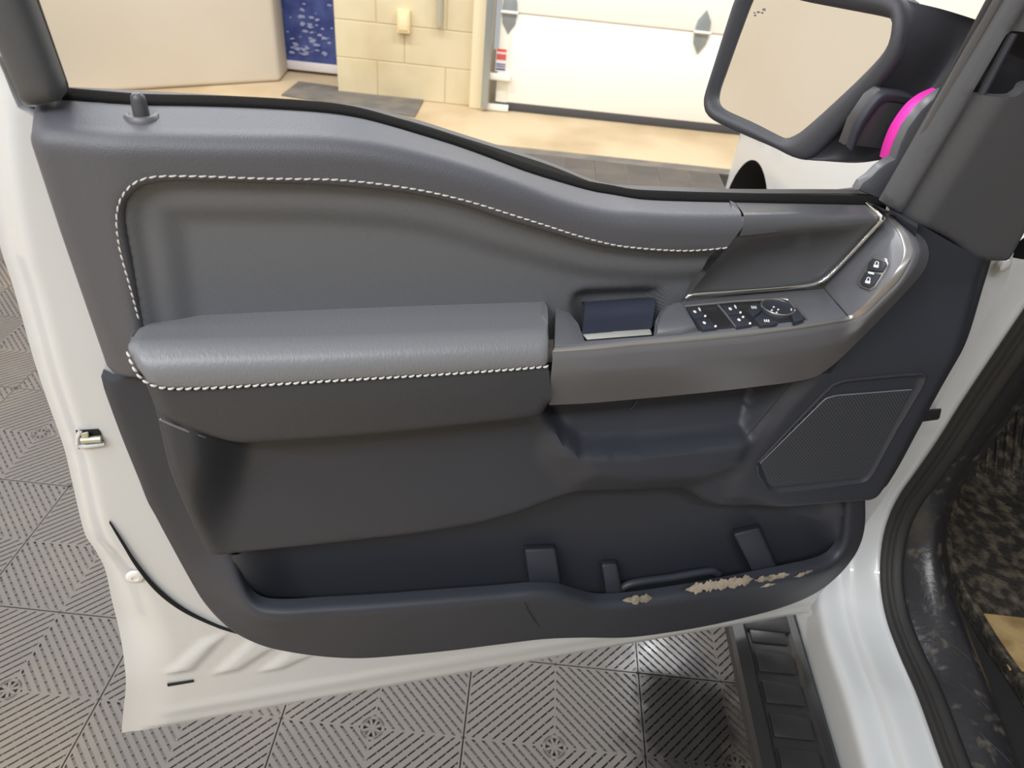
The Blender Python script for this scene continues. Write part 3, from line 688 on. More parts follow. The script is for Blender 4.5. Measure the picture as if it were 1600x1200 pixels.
# ---- switch plate, lock plate, bezel
PS = Plane(L(1075, 466, .03), L(1285, 448, .032), L(1000, 531, .1))
PK = Plane(PS.at(1287, 450), PS.at(1325, 494), L(1380, 345, .03))
S0a = [(866, 543), (930, 538), (1000, 531), (1075, 525), (1150, 518), (1200, 513), (1250, 507), (1300, 499), (1325, 494)]
S0b = [(1345, 481), (1370, 456), (1395, 430), (1408, 410), (1412, 395), (1410, 378), (1403, 362), (1392, 345), (1380, 331)]
s0 = [PS.at(*p) for p in S0a] + [PK.at(*p) for p in S0b]
plate_px = S0a + [(1287, 450), (1270, 452), (1180, 457), (1075, 467), (1064, 471), (1040, 477), (1031, 487), (1024, 500), (1022, 524), (914, 532), (904, 505), (890, 488), (868, 480)]
prism('switch_plate', [PS.at(*p) for p in plate_px], PS.n, 0.02, satin, door, 0.0012)
lock_px = [(1325, 494)] + S0b + [(1383, 342), (1368, 357), (1330, 398), (1298, 434), (1287, 450)]
prism('lock_plate', [PK.at(*p) for p in lock_px], PK.n, 0.012, satin, door, 0.001)
S1 = [(863, 552), (930, 548), (1000, 541), (1075, 535), (1150, 528), (1200, 522), (1250, 515), (1300, 507), (1330, 501), (1353, 490), (1378, 466), (1403, 441), (1418, 416), (1426, 395), (1424, 378), (1414, 362), (1400, 347), (1384, 331)]
S3 = [(858, 633), (920, 630), (1000, 623), (1075, 616), (1150, 608), (1190, 603), (1230, 598), (1275, 588), (1302, 570), (1330, 544), (1370, 504), (1410, 462), (1440, 428), (1450, 407), (1450, 386), (1440, 368), (1415, 348), (1390, 330)]
dv = [-p[1] for p in s0]
c0 = np.array(s0)
c1 = np.array([L(x, y, d + 0.004) for (x, y), d in zip(S1, dv)])
c3 = np.array([L(x, y, max(d - 0.014, 0.045)) for (x, y), d in zip(S3, dv)])
cm = np.array([L((a[0] * .55 + b[0] * .45), (a[1] * .55 + b[1] * .45), d + 0.004) for a, b, d in zip(S1, S3, dv)])
c4 = c3 + [0, 0.03, -0.004]
loft('bezel', [c1 + [0, 0.001, 0.0015], c1, c1 * .75 + cm * .25 + [0, -.0015, 0], cm, c3, c4], satin, door, 130, 5, sharp=(4,))
loft('bezel_edge_strip', [c0 + [0, 0, -0.003], c0, c0 * .5 + c1 * .5 + [0, -0.0005, 0.001], c1 + [0, 0, 0.0012], c1 + [0, 0.001, -0.002]], silver, door, 130, 3)
# chrome strip between the gloss panel and the plates
ch = [(1072, 466), (1078, 461), (1130, 457), (1200, 452), (1255, 447), (1275, 443), (1292, 434), (1320, 406), (1345, 379), (1366, 356), (1378, 343), (1374, 335), (1364, 327), (1355, 319)]
chd = [.036, .036, .036, .036, .036, .036, .037, .038, .039, .040, .042, .035, .02, .002]
tube('chrome_strip', cr([L(x, y, d) for (x, y), d in zip(ch, chd)], n=90), 0.0026, chrome, door, 8)
# gloss decor panel
GP = [(1165, 343), (1262, 341), (1360, 335)]
rm_ = roll_map(crest, belt, UF, UR)
k_ = np.linspace(0, 1, 14); ss = s_top(0.742) + (float(np.interp(0.742, crest[:, 0], crest[:, 1])) - UR - 0.002 - s_top(0.742)) * k_
pf = rm_(np.stack([0.7605 - 0.018 * k_, ss], 1)); pf = np.stack([pf[:, 0], -pf[:, 1], pf[:, 2]], 1)
gl_l = np.vstack([resample(pf, n=16), cr([pf[-1], L(1150, 369, .048), L(1112, 416, .042), L(1072, 466, .034)], n=26)[1:]])
gr0 = cr([L(1355, 320, 0.0), L(1366, 329, .020), L(1372, 335, .032), L(1374, 340, .038), L(1372, 345, .039)], n=16)
gl_r = np.vstack([gr0, cr([gr0[-1], L(1362, 357, .037), L(1330, 395, .034), L(1284, 446, .032)], n=26)[1:]])
NG = len(gl_l)
mids = []
for t in np.linspace(0, 1, 9):
    c = gl_l * (1 - t) + gl_r * t
    k = np.linspace(0, 1, NG); dish = 0.016 * np.sin(math.pi * np.clip((k - 0.42) / 0.58, 0, 1)) * math.sin(math.pi * t) ** 0.6
    c = c.copy(); c[:, 1] += dish; mids.append(c)
loft('gloss_panel', mids, mat('satin_dark_panel', (78, 79, 82), 0.3), door, NG, 4, resamp=False)
# release lever in its cup
lv0 = [L(909, 521, .078), L(965, 518, .078), L(1018, 513, .078)]; lv1 = [L(912, 500, .045), L(967, 496, .040), L(1021, 491, .045)]; lv2 = [L(913, 474, .020), L(968, 470, .018), L(1023, 466, .020)]
lever = loft('release_lever', [lv0, lv1, lv2, [p + [0, 0.02, -0.01] for p in np.array(lv2)]], mat('lever_blue_grey', (58, 62, 76), 0.3), door, 16, 6)
hexa('lever_chrome', [PS.at(*p, h) for p, h in (((909, 521), -.002), ((1016, 514), -.002), ((1019, 523), -.001), ((917, 531), -.001), ((909, 521), -.010), ((1016, 514), -.010), ((1019, 523), -.010), ((917, 531), -.010))], mat('satin_chrome', (236, 236, 230), 0.3, metal=0.6), lever, 0.001, 2)
cupw = [PS.at(x, y, -0.045) for x, y in ((880, 470), (1050, 460), (1060, 535), (880, 545))]
prism('cup_floor', cupw, PS.n, 0.004, mat('cup_dark', (44, 46, 54), 0.4), door)
# raised pod at the left of the switches
pod_px = [(1026, 517), (1027, 501), (1031, 487), (1039, 476), (1051, 470), (1066, 468), (1073, 476), (1082, 492), (1091, 509), (1064, 514)]
prism('switch_pod', [PS.at(*p, 0.007) for p in pod_px], PS.n, 0.03, satin, door, 0.006, 4, 60)
base_px = [(1069, 480), (1150, 473), (1226, 469), (1240, 477), (1258, 499), (1180, 508), (1092, 516)]
clus = prism('switch_base', [PS.at(*p, 0.0012) for p in base_px], PS.n, 0.004, gloss, door, 0.0005)
tube('switch_frame', line([PS.at(*p, 0.002) for p in ((1067, 479), (1150, 471), (1222, 467), (1232, 469), (1260, 498))], 0.004), 0.0014, silver, clus, 6)
tube('switch_frame', line([PS.at(*p, 0.002) for p in ((1122, 477), (1131, 487), (1150, 511))], 0.004), 0.0012, satin, clus, 6)
def key(name, pts, hgt, par, m_=None, bev=0.0012):
    return prism(name, [PS.at(*p, hgt) for p in pts], PS.n, hgt, m_ or plast, par, bev, 2)
def blob(par, x, y, rx, ry, h, name='icon', k=8, plane=None, rot=0.0):
    pl = plane or PS
    return prism(name, [pl.at(x + rx * math.cos(a) * math.cos(rot) - ry * math.sin(a) * math.sin(rot), y + rx * math.cos(a) * math.sin(rot) + ry * math.sin(a) * math.cos(rot), h) for a in np.linspace(0, 2 * math.pi, k, endpoint=False)], pl.n, 0.0004, white_print, par)
sw = [((1072, 480), (1094, 479), (1105, 495), (1084, 497)), ((1086, 498.5), (1109, 497), (1121, 511), (1098, 514)), ((1128, 477), (1150, 475), (1160, 489.5), (1138, 492)), ((1139, 493.5), (1165, 492), (1175, 506.5), (1152, 510))]
for i, q in enumerate(sw):
    k_ = key('window_switch', q, 0.004, door)
    cx = sum(p[0] for p in q) / 4; cy = sum(p[1] for p in q) / 4
    blob(k_, cx - 3, cy - 1, 3.0, 1.7, 0.0043, 'window_icon', rot=0.5)
    blob(k_, q[2][0] - 3, q[2][1] - 1.5, 2.0, 1.8, 0.0043, 'chrome_tip')
    if i in (0, 2): blob(k_, q[1][0] - 1, q[1][1] + 4, 1.2, 3.5, 0.0043, 'chrome_tip', rot=-0.6)
    if i == 3: blob(k_, q[1][0] - 4, q[1][1] + 3, 2.0, 1.8, 0.0043, 'auto_icon')
for q, ic in ((((1167, 484), (1171, 477), (1178, 473), (1193, 475), (1189, 486), (1178, 495)), (1178, 480)), (((1178, 496.5), (1191, 487.5), (1201, 495), (1216, 503), (1213, 505.5), (1188, 508)), (1198, 501))):
    k_ = key('mirror_select_button', q, 0.004, door)
    for dx in (-3, 0, 3): blob(k_, ic[0] + dx, ic[1], 0.9, 2.6, 0.0043, 'mirror_icon', rot=-0.4)
k_ = key('mirror_fold_button', ((1233, 482), (1245, 480), (1257, 498), (1241, 503)), 0.005, door)
blob(k_, 1239, 484, 4.0, 2.6, 0.0056, 'fold_icon', rot=0.4)
kc2 = PS.at(1213, 487, 0.0)
kb2 = revolve('mirror_adjuster', [(0.0175, 0.001), (0.0175, 0.0045), (0.0165, 0.0058), (0.0150, 0.006), (0.0140, 0.0052), (0.006, 0.0046), (0, 0.0046)], kc2, PS.n, plast, door, 32)
rg = [kc2 + PS.n * 0.0056 + 0.0168 * (math.cos(a) * np.array([1, 0, 0]) + math.sin(a) * np.cross(PS.n, [1, 0, 0])) for a in np.linspace(0, 2 * math.pi, 40)]
tube('adjuster_ring', rg, 0.0010, silver, kb2, 6)
for dx, dy in ((-3.5, -3.5), (-6.5, 1.5), (3.5, 0.5), (1, 5)): blob(kb2, 1212.5 + dx, 483 + dy, 1.8, 1.3, 0.0056, 'arrow_mark', 5)
# lock buttons
lk = [(1357, 405), (1362, 399), (1372, 398), (1386, 404), (1388, 412), (1383, 424), (1368, 447), (1358, 453), (1343, 448), (1338, 441), (1342, 430)]
lb = prism('lock_button_bezel', [PK.at(*p, 0.003) for p in lk], PK.n, 0.004, silver, door, 0.0012)
for q in (((1356, 411), (1363, 403), (1382, 408), (1384, 413), (1378, 424), (1354, 422)), ((1352, 424), (1375, 428), (1365, 444), (1357, 449), (1346, 445), (1343, 440))):
    k_ = prism('lock_button', [PK.at(*p, 0.0052) for p in q], PK.n, 0.004, plast, lb, 0.001)
    cx = sum(p[0] for p in q) / 6; cy = sum(p[1] for p in q) / 6
    prism('padlock_icon', [PK.at(cx + a, cy + b_, 0.0056) for a, b_ in ((-4, -0.5), (3.5, 1.0), (2.5, 5.0), (-5, 3.5))], PK.n, 0.0003, white_print, k_)
    tube('padlock_shackle', cr([PK.at(cx + a, cy + b_, 0.0056) for a, b_ in ((-2.5, -1), (-0.5, -5), (3, -3.5), (2.5, 0.5))], n=8), 0.0005, white_print, k_, 5)
prism('lock_divider', [PK.at(*p, 0.0056) for p in ((1357, 424), (1366, 426), (1365, 429), (1356, 427))], PK.n, 0.0003, white_print, lb)

# ---- lower trim
def de(x, y):                          # depth of the outer edge of the lower trim
    t = lambda v, a, b: (lambda k: k * k * (3 - 2 * k))(min(max((v - a) / (b - a), 0), 1))
    return 0.012 + 0.044 * t(x, 260, 560) if x < 900 else 0.020 + 0.036 * (1 - t(x, 1080, 1345))
lo_edge = [(158, 588), (163, 607), (190, 680), (215, 742), (230, 780), (241, 800), (260, 836), (280, 873), (298, 906), (316, 936), (340, 964), (367, 986), (392, 999), (420, 1009), (455, 1016), (490, 1021), (560, 1025), (630, 1020), (700, 1013), (780, 1003), (849, 995), (910, 993), (976, 993), (1050, 984), (1125, 971), (1180, 959), (1225, 946), (1260, 932), (1290, 914), (1316, 890), (1336, 864), (1346, 842), (1351, 815), (1351, 790), (1350, 765)]
lo_ctrl = [(x, y, de(x, y) + 0.0108) for x, y in lo_edge] + [(200, 600, .022), (270, 760, .022), (330, 865, .030), (352, 925, .045), (400, 958, .068), (500, 962, .074), (600, 958, .075), (700, 951, .075), (819, 943, .075), (900, 950, .075), (972, 956, .075), (1060, 946, .075), (1150, 929, .073), (1240, 908, .068), (1290, 890, .060), (1312, 872, .052), (1328, 846, .042), (1334, 800, .034), (1334, 770, .032)]
lo_f = tps(lo_ctrl, 1e-6)
lo_left = cr(px2([(x, y, de(x, y)) for x, y in lo_edge]), 0.006)
pk_b = cr(px2([(352, 830, .03), (366, 863, .032), (374, 890, .038), (388, 921, .047), (402, 937, .054), (425, 945, .060), (500, 943, .062), (600, 936, .062), (700, 928, .062), (790, 921, .062), (830, 917, .062), (870, 918, .062), (900, 926, .062), (930, 934, .062), (970, 933, .062), (1060, 921, .062), (1150, 906, .061), (1240, 890, .058), (1290, 879, .052), (1307, 868, .047), (1316, 850, .041), (1320, 820, .035), (1321, 790, .030), (1319, 765, .027)]), 0.006)
lo_in = line(px2([(245, 585, .02), (295, 680, .02), (330, 770, .025), (352, 830, .03)]), 0.01)
lo_out = join(lo_left, pk_b[::-1], lo_in[::-1], line(px2([(245, 585, .02), (158, 588, .012)]), 0.01))
LOL = np.array(lo_left); PKB = np.array(pk_b)
def lo_d(q): return lo_f(q) - eround(dist_line(q, LOL), 0.012) * 0.9 - eround(dist_line(q, PKB), 0.011) * 0.9
field('lower_trim', lo_out, flat(lo_d), plast, door, 0.006, skirt=0.012, rings=(0.0015, 0.004, 0.008))
# vertical parting line of the pocket front
tube('parting_line', cr([L(816, 926, .0665), L(819, 940, .0752), L(830, 962, .0755), (L(852, 990, .065))], n=24), 0.0006, mat('joint_shadow', (38, 39, 42), 0.8), door, 6)
# pocket bowl
bw_out = join(cr(px2([(352, 845, .01), (368, 900, .01), (392, 945, .0), (420, 968, .0)]), .01), line(px2([(420, 968, .0), (800, 965, .0), (1200, 925, .0), (1296, 870, .0), (1312, 760, .0)]), .012), line(px2([(1312, 760, .0), (900, 700, .0), (350, 845, .01)]), .02))
bl_ = np.array(px2([(350, 800, .02), (366, 863, .03), (392, 940, .03), (430, 1010, .03)])); br_ = np.array(px2([(1312, 740, .01), (1306, 800, .01), (1296, 870, .01), (1250, 910, .01)]))
gus = px2([(1238, 800, .01), (1300, 775, .01), (1330, 770, .01), (1330, 890, .01), (1300, 880, .01)])
field('pocket_liner', bw_out, flat(lambda q: 0.006 + 0.032 * (1 - sm(dist_line(q, bl_), 0.0, 0.06)) + 0.012 * (1 - sm(dist_line(q, br_), 0.0, 0.03)) + 0.014 * sm(sdf(q, gus), -0.01, 0.04)), plast, door, 0.007)
def rib(a, b_, c, d_, dep=.045):      # top-left, top-right, bottom-right, bottom-left in pixels
    hexa('pocket_rib', [L(*a, .004), L(*b_, .004), L(*c, .004), L(*d_, .004), L(a[0] + 4, a[1] + 9, dep * .6), L(b_[0], b_[1] + 9, dep * .6), L(c[0], c[1] + 12, dep), L(d_[0], d_[1] + 12, dep)], plast, door, 0.004)
rib((816, 850), (868, 848), (880, 925), (832, 928)); rib((936, 873), (964, 872), (974, 925), (950, 930)); rib((1142, 826), (1186, 816), (1222, 895), (1186, 902))
tube('pocket_ridge', cr([L(966, 922, .03), L(985, 912, .03), L(1050, 902, .03), L(1112, 892, .03), L(1122, 896, .03)], n=30), 0.006, plast, door, 10)

# ---- bolster: sculpted middle panel with the hand recess and the speaker lobe
bo_bot = cr(px2([(330, 859, .045), (400, 856, .048), (480, 850, .05), (560, 843, .052), (640, 836, .054), (740, 822, .056), (810, 806, .058), (860, 788, .058), (905, 775, .058), (980, 768, .056), (1050, 764, .055), (1075, 771, .056), (1095, 785, .058), (1120, 794, .058), (1160, 793, .056), (1280, 778, .05), (1365, 764, .04), (1378, 758, .03)]), 0.006)
bo_right = cr(px2([(1378, 758, .03), (1400, 722, .03), (1433, 660, .03), (1465, 600, .03), (1523, 498, .03), (1553, 440, .03), (1566, 402, .03)]), 0.007)
bo_top = line(px2([(1566, 402, .03), (1500, 385, .02), (1400, 328, .02), (1380, 322, .02), (1400, 400, .03), (1270, 555, .03), (1000, 590, .03), (860, 590, .03), (400, 630, .06), (250, 622, .08), (226, 612, .09)]), 0.012)
bo_left = cr(px2([(226, 612, .09), (238, 640, .088), (250, 678, .083), (262, 717, .077), (280, 762, .068), (298, 803, .06), (315, 838, .05), (330, 859, .045)]), 0.006)
bo_out = join(bo_bot, bo_right, bo_top, bo_left)
rec = np.array(px2([(396, 600, .05), (396, 690, .05), (386, 750, .05), (372, 810, .05), (358, 870, .05), (356, 900, .05), (900, 900, .05), (1400, 900, .05), (1400, 500, .05)]))
grab = px2([(840, 560, .06), (848, 640, .06), (862, 668, .06), (882, 694, .06), (908, 708, .06), (1000, 705, .06), (1090, 695, .06), (1172, 685, .06), (1180, 675, .06), (1250, 585, .06), (1250, 540, .06)])
lobe = px2([(1185, 778, .06), (1150, 772, .06), (1152, 745, .06), (1172, 700, .06), (1225, 630, .06), (1280, 570, .06), (1420, 430, .06), (1430, 330, .05), (1650, 330, .05), (1640, 420, .05), (1480, 680, .05), (1400, 800, .05), (1280, 820, .06)])
lipp = px2([(905, 711, .07), (1010, 707, .07), (1168, 688, .07), (1150, 716, .07), (1100, 735, .07), (1000, 742, .07), (930, 738, .07)])
BOL = np.vstack([bo_left]); BOB = np.array(bo_bot); BOR = np.array(bo_right)
def bo_d(q):
    d = np.full(len(q), 0.047) + 0.012 * sm(-q[:, 1], -0.56, -0.42)
    lf = sm(sdf(q, rec), -0.055, 0.004); hgt = 0.012 + 0.048 * sm(q[:, 1], 0.40, 0.60)
    d = d + (1 - lf) * hgt * 0.75
    d = d + 0.020 * sm(sdf(q, lipp), -0.05, 0.006)
    lob = sm(sdf(q, lobe), -0.022, 0.010)
    d = d * (1 - lob) + 0.068 * lob
    d = d - 0.030 * sm(sdf(q, grab), -0.004, 0.010) * (1 - lob * 0.6)
    d = d - 0.020 * sm(q[:, 1], 0.60, 0.72) * sm(q[:, 0], 0.8, 1.0)
    d = d - eround(dist_line(q, BOL), 0.014) - eround(dist_line(q, BOB), 0.012) - 0.026 * (1 - sm(dist_line(q, BOR), 0.0, 0.055)) - eround(dist_line(q, BOR), 0.010)
    return d
# speaker grille
sp_o = px2([(1180, 724, .068), (1232, 668, .068), (1284, 614, .068), (1300, 599, .068), (1318, 592, .068), (1412, 583, .068), (1440, 580, .066), (1448, 585, .066), (1440, 604, .066), (1402, 668, .066), (1364, 738, .066), (1356, 748, .066), (1344, 754, .066), (1270, 763, .066), (1212, 770, .067), (1199, 768, .067), (1190, 756, .067), (1181, 740, .067)])
spo = resample(np.vstack([sp_o, sp_o[:1]]), 0.006)[:-1]
sp_hole = (spo - spo.mean(0)) * 0.985 + spo.mean(0)
field('middle_trim', bo_out, flat(bo_d), plast, door, 0.005, holes=[sp_hole], skirt=0.045, rings=(0.0015, 0.004, 0.009))
tube('trim_joint', [L(1166, 682, .071), L(1200, 643, .0695), L(1236, 599, .068)], 0.0007, MATS['joint_shadow'], door, 6)
tube('recess_joint', cr([L(866, 667, .024), L(930, 662, .0235), L(962, 657, .0235), (L(982, 643, .0235)), L(996, 627, .0235)], n=30), 0.0006, mat('joint_pale', (92, 94, 100), 0.6), door, 6)
SPO = np.array(spo)
grl = field('speaker_surround', spo, flat(lambda q: bo_d(q) + 0.0006 + 0.0014 * np.exp(-((dist_line(q, SPO, True) - 0.003) / 0.0018) ** 2) - 0.0035 * sm(dist_line(q, SPO, True), 0.003, 0.008)), plast, door, 0.005, rings=(0.0015, 0.003, 0.0048, 0.008))
sp_i = px2([(1186, 722, .065), (1288, 621, .065), (1305, 616, .065), (1422, 607, .065), (1356, 736, .065), (1344, 745, .065), (1206, 759, .065), (1198, 752, .065)])
spi = resample(np.vstack([sp_i, sp_i[:1]]), 0.006)[:-1]
field('speaker_grille', spi, flat(lambda q: bo_d(q) - 0.0008), mesh_m, grl, 0.007, skirt=0.003)
tube('grille_bead', [p * [1, 1, 1] + [0, -0.0006, 0] for p in [np.array([q[0], -(float(bo_d(np.array([q]))[0]) - 0.0012), q[1]]) for q in resample(np.array(sp_i[:4]), 0.004)]], 0.0006, mat('bead_and_highlight_grey', (130, 132, 138), 0.4), grl, 6)

# ---- triangular sail trim at the front of the window
sail = join(line(px2([(1390, 323, .03), (1578, 0, .03), (1667, -150, .03)]), .01), line(px2([(1667, -150, .03), (1760, -150, .03)]), .01), line(px2([(1760, -150, .03), (1700, 160, .03), (1600, 338, .03), (1566, 402, .03)]), .01), cr(px2([(1566, 402, .03), (1540, 402, .03), (1513, 400, .03), (1500, 393, .03), (1480, 375, .03), (1455, 360, .03), (1430, 349, .03), (1407, 338, .03), (1390, 323, .03)]), .006))
SA = np.array(sail)
slot = px2([(1523, 148, .04), (1577, 56, .04), (1586, 51, .04), (1640, 52, .04), (1640, 128, .04), (1600, 130, .04), (1592, 143, .04), (1582, 150, .04), (1530, 152, .04)])
slot = resample(np.vstack([slot, slot[:1]]), 0.006)[:-1]
edg = np.array(px2([(1390, 323, .03), (1667, -150, .03)]))
def sail_d(q):
    s = dist_line(q, edg)
    return 0.030 + 0.014 * sm(s, 0.012, 0.05) + 0.006 * np.exp(-((s - 0.012) / 0.006) ** 2) - eround(dist_line(q, SA, True), 0.007) + 0.014 * sm(q[:, 0], 1.0, 1.1) * 0
field('sail_trim', sail, flat(sail_d), plast_up, door, 0.005, holes=[slot], skirt=0.012, rings=(0.0015, 0.004), skirt_holes=True)
vb = prism('sail_vent', [L(*p) for p in ((1510, 165, .014), (1575, 30, .014), (1660, 35, .014), (1660, 150, .014), (1590, 165, .014))], pn, 0.003, gloss, door)
for k in range(1): tube('vent_blade', [L(1532 + 9 * k, 150, .030), L(1584 + 8 * k, 52, .030)], 0.004, plast, vb, 6)
tube('sail_run_seal', [L(1384, 313, .008), L(1549, 0, .008), L(1628, -150, .008)], 0.0050, rubber, door, 8)
tube('sail_run_seal', [L(1388, 317, .018), L(1561, 0, .018), L(1643, -150, .018)], 0.0055, mat('run_grey', (62, 60, 60), 0.5), door, 8)
fo2 = [L(*p) for p in ((1384, 315, .0), (1392, 322, .0), (1700, -150, .0), (1626, -150, .0), (1551, 0, .0))]
prism('window_channel', fo2, pn, 0.004, rubber, door, 0.004)
ck = [L(*p) for p in ((1341, 298, -.03), (1348, 286, -.03), (1362, 276, -.03), (1374, 264, -.03), (1388, 254, -.03), (1399, 249, -.03), (1407, 226, -.03), (1419, 200, -.03), (1439, 173, -.03), (1458, 155, -.03), (1478, 142, -.03), (1480, 160, -.03), (1412, 284, -.03), (1382, 314, -.03))]
prism('mirror_corner_filler', ck, pn, 0.012, satin, door, 0.004)
# check strap
hexa('check_strap', [L(*p) for p in ((1430, 641, .002), (1472, 637, .002), (1468, 656, .002), (1434, 660, .002), (1432, 643, .014), (1470, 640, .012), (1466, 654, .012), (1436, 657, .014))], rubber, door, 0.003)
revolve('hinge_bolt', [(0.008, 0), (0.008, 0.006), (0.005, 0.008), (0, 0.008)], L(1566, 412, .01), (0, -1, 0), paint, door, 14)

# ---- mirror (moves with the door)
MC = L(1245, 110, -0.19)
az = math.radians(219) - TH; tl = math.radians(4)
Mn = np.array([math.cos(az) * math.cos(tl), math.sin(az) * math.cos(tl), math.sin(tl)])
class MP(Plane):
    def __init__(s, o, n): s.o = np.array(o); s.n = np.array(n)
PM = MP(MC, Mn)
hs = [(1150, -5), (1135, 40), (1118, 95), (1104, 140), (1100, 157), (1102, 174), (1112, 186), (1150, 205), (1212, 232), (1236, 244), (1258, 249), (1275, 238), (1330, 180), (1380, 120), (1400, 90), (1410, 60), (1413, 30), (1407, 2), (1395, -10), (1330, -28), (1250, -42), (1190, -48), (1166, -36)]
gs = [(1172, -10), (1150, 45), (1128, 105), (1113, 148), (1115, 161), (1123, 170), (1170, 192), (1218, 216), (1230, 215), (1250, 203), (1310, 150), (1366, 96), (1384, 73), (1391, 45), (1391, 32), (1380, 27), (1320, 15), (1245, 0), (1195, -16), (1180, -18)]
mir = empty('mirror_anchor'); bpy.data.objects.remove(mir)
hso = cr([PM.at(*p) for p in hs], n=90, closed=True)[:-1]; hin = cr([PM.at(*p) for p in gs], n=90, closed=True)[:-1]
# align start points
k0 = np.argmin(np.linalg.norm(hin - hso[0], axis=1)); hin = np.roll(hin, -k0, 0)
def closed(c): return np.vstack([c, c[:1]])
ctr = hso.mean(0)
bk = lambda s_, dpt: closed((hso - ctr) * s_ + ctr - Mn * dpt)
housing = loft('mirror_housing', [closed(hin) - Mn * 0.012, closed(hin * 0.92 + hso * 0.08) - Mn * 0.001, closed(hin * .5 + hso * .5) + Mn * 0.006, closed(hso), bk(1.0, 0.02), bk(0.93, 0.07), bk(0.7, 0.11), bk(0.25, 0.13)], mat('mirror_plastic', (62, 63, 69), 0.55, bump=('noise', 900, 0.3, 0.0005)), door, 91, 4, resamp=False)
housing.parent = truck; housing.location = door.location; housing.rotation_euler = door.rotation_euler; housing.name = 'side_mirror'; housing['label'] = 'black door mirror with large glass'
prism('mirror_glass', [p - Mn * 0.008 for p in hin], Mn, 0.003, mat('mirror_silver', (240, 240, 240), 0.02, metal=1.0), housing)
PM2 = MP(MC - Mn * 0.007, Mn)
for x, y, rr in ((1179, 24, 1.3), (1184, 19, 1.6), (1190, 20, 1.4), (1193, 15, 1.8), (1178, 20, 1.0)): prism('blind_spot_mark', [PM2.at(x + rr * a, y + rr * b_) for a, b_ in ((-1, -1), (1, -1), (1, 1), (-1, 1))], Mn, 0.0003, mat('mark_grey', (120, 116, 108), 0.6), housing)
# base that carries the housing and meets the door corner
q0_ = [(1236, 244), (1258, 240), (1278, 226), (1330, 174), (1380, 117), (1402, 84), (1412, 50), (1410, 15), (1400, -5)]
q1_ = [(1262, 250), (1290, 248), (1322, 222), (1362, 178), (1405, 130), (1432, 95), (1445, 60), (1441, 26), (1430, 4)]
q2_ = [(1300, 252), (1340, 253), (1372, 232), (1402, 198), (1442, 150), (1470, 110), (1490, 70), (1490, 40), (1478, 16)]
q3_ = [(1340, 252), (1386, 247), (1410, 222), (1440, 188), (1480, 140), (1510, 100), (1535, 62), (1545, 46), (1535, 34)]
b0_ = np.array([PM.at(*p) for p in q0_])
loft('mirror_base', [b0_ - Mn * .04, b0_, [L(x, y, -p[1] * .5 - .055) for (x, y), p in zip(q1_, b0_)], [L(x, y, -.105) for x, y in q2_], [L(x, y, -.09) for x, y in q3_], [L(x, y, -.14) for x, y in q3_]], MATS['mirror_plastic'], housing, 60, 6)
scp = [L(*p) for p in ((1322, 228, -.078), (1336, 190, -.078), (1362, 152, -.078), (1378, 140, -.078), (1420, 146, -.078), (1440, 160, -.078), (1400, 236, -.078))]
loft('mirror_foot_ridge', [cr(scp[:5], n=30), cr(scp[:5], n=30) + [0.004, -0.006, -0.004], cr(scp[:5], n=30) + [0.012, -0.002, -0.012]], plast, housing, 30, 4)
prism('mirror_foot_panel', scp, pn, 0.015, mat('foot_grey', (60, 60, 62), 0.45), housing, 0.004)
# pink tag around the mirror foot
pa = cr([L(*p) for p in ((1381, 248, -.055), (1387, 226, -.055), (1399, 198, -.055), (1421, 167, -.055), (1442, 150, -.055), (1464, 140, -.055))], n=30)
pb = cr([L(*p) for p in ((1396, 250, -.045), (1402, 226, -.045), (1414, 200, -.045), (1434, 172, -.045), (1452, 156, -.045), (1470, 146, -.045))], n=30)
W_ = Matrix.Translation(Vector(A0)) @ Matrix.Rotation(TH, 4, 'Z')
def wl_(c): return [np.array(W_ @ Vector(p)) for p in c]
pt = loft('pink_tag', [wl_(pa + [0, .008, 0]), wl_(pa), wl_((pa + pb) / 2 + [0, -0.003, 0]), wl_(pb), wl_(pb + [0.002, 0.008, 0])], pink, None, 30, 5, resamp=False)
tag(pt, 'bright pink plastic band around the foot of the door mirror', 'tag')

# dried mud on the pocket lip
def mud(path, wid, hgt, seedv):
    rg2 = np.random.default_rng(seedv); P = resample(path, 0.003); V = []; Fs = []; k = 7
    for i, p in enumerate(P):
        e = min(1, i / 4, (len(P) - 1 - i) / 4); a = wid * e * (0.7 + 0.2 * math.sin(i * 0.9 + seedv) + 0.15 * math.sin(i * 2.3) + rg2.uniform(-.1, .1))
        for j in range(k):
            t = j / (k - 1) * 2 - 1
            dd = t * a; base = p + np.array([0, -0.9 * dd * 0.5, -dd * 0.9])
            V.append(base + np.array([0, -1, 0.6]) * (hgt * e * (1 - t * t) * rg2.uniform(0.4, 1.2)) + rg2.normal(0, 0.0003, 3))
    for i in range(len(P) - 1):
        for j in range(k - 1): Fs.append((i * k + j, i * k + j + 1, (i + 1) * k + j + 1, (i + 1) * k + j))
    return V, Fs
def surf(x, y):                       # lip surface below a pixel
    d = 0.07
    for _ in range(12):
        q = D(x, y, d)[[0, 2]]; d = 0.5 * d + 0.5 * float(lo_d(np.array([q]))[0])
    return L(x, y, d + 0.0006)
V = []; Fs = []
for path, wd_, sd in (([(972, 938), (995, 937), (1020, 934)], 0.008, 1), ([(1070, 922), (1105, 916), (1150, 910), (1178, 904)], 0.010, 2), ([(1178, 907), (1205, 903), (1235, 897)], 0.006, 3), ([(1240, 902), (1255, 897), (1270, 891)], 0.004, 4), ([(1188, 918), (1200, 914), (1212, 912)], 0.003, 5)):
    v, f = mud([surf(*p) for p in path], wd_, 0.0010, sd); Fs += [tuple(a + len(V) for a in q) for q in f]; V += v
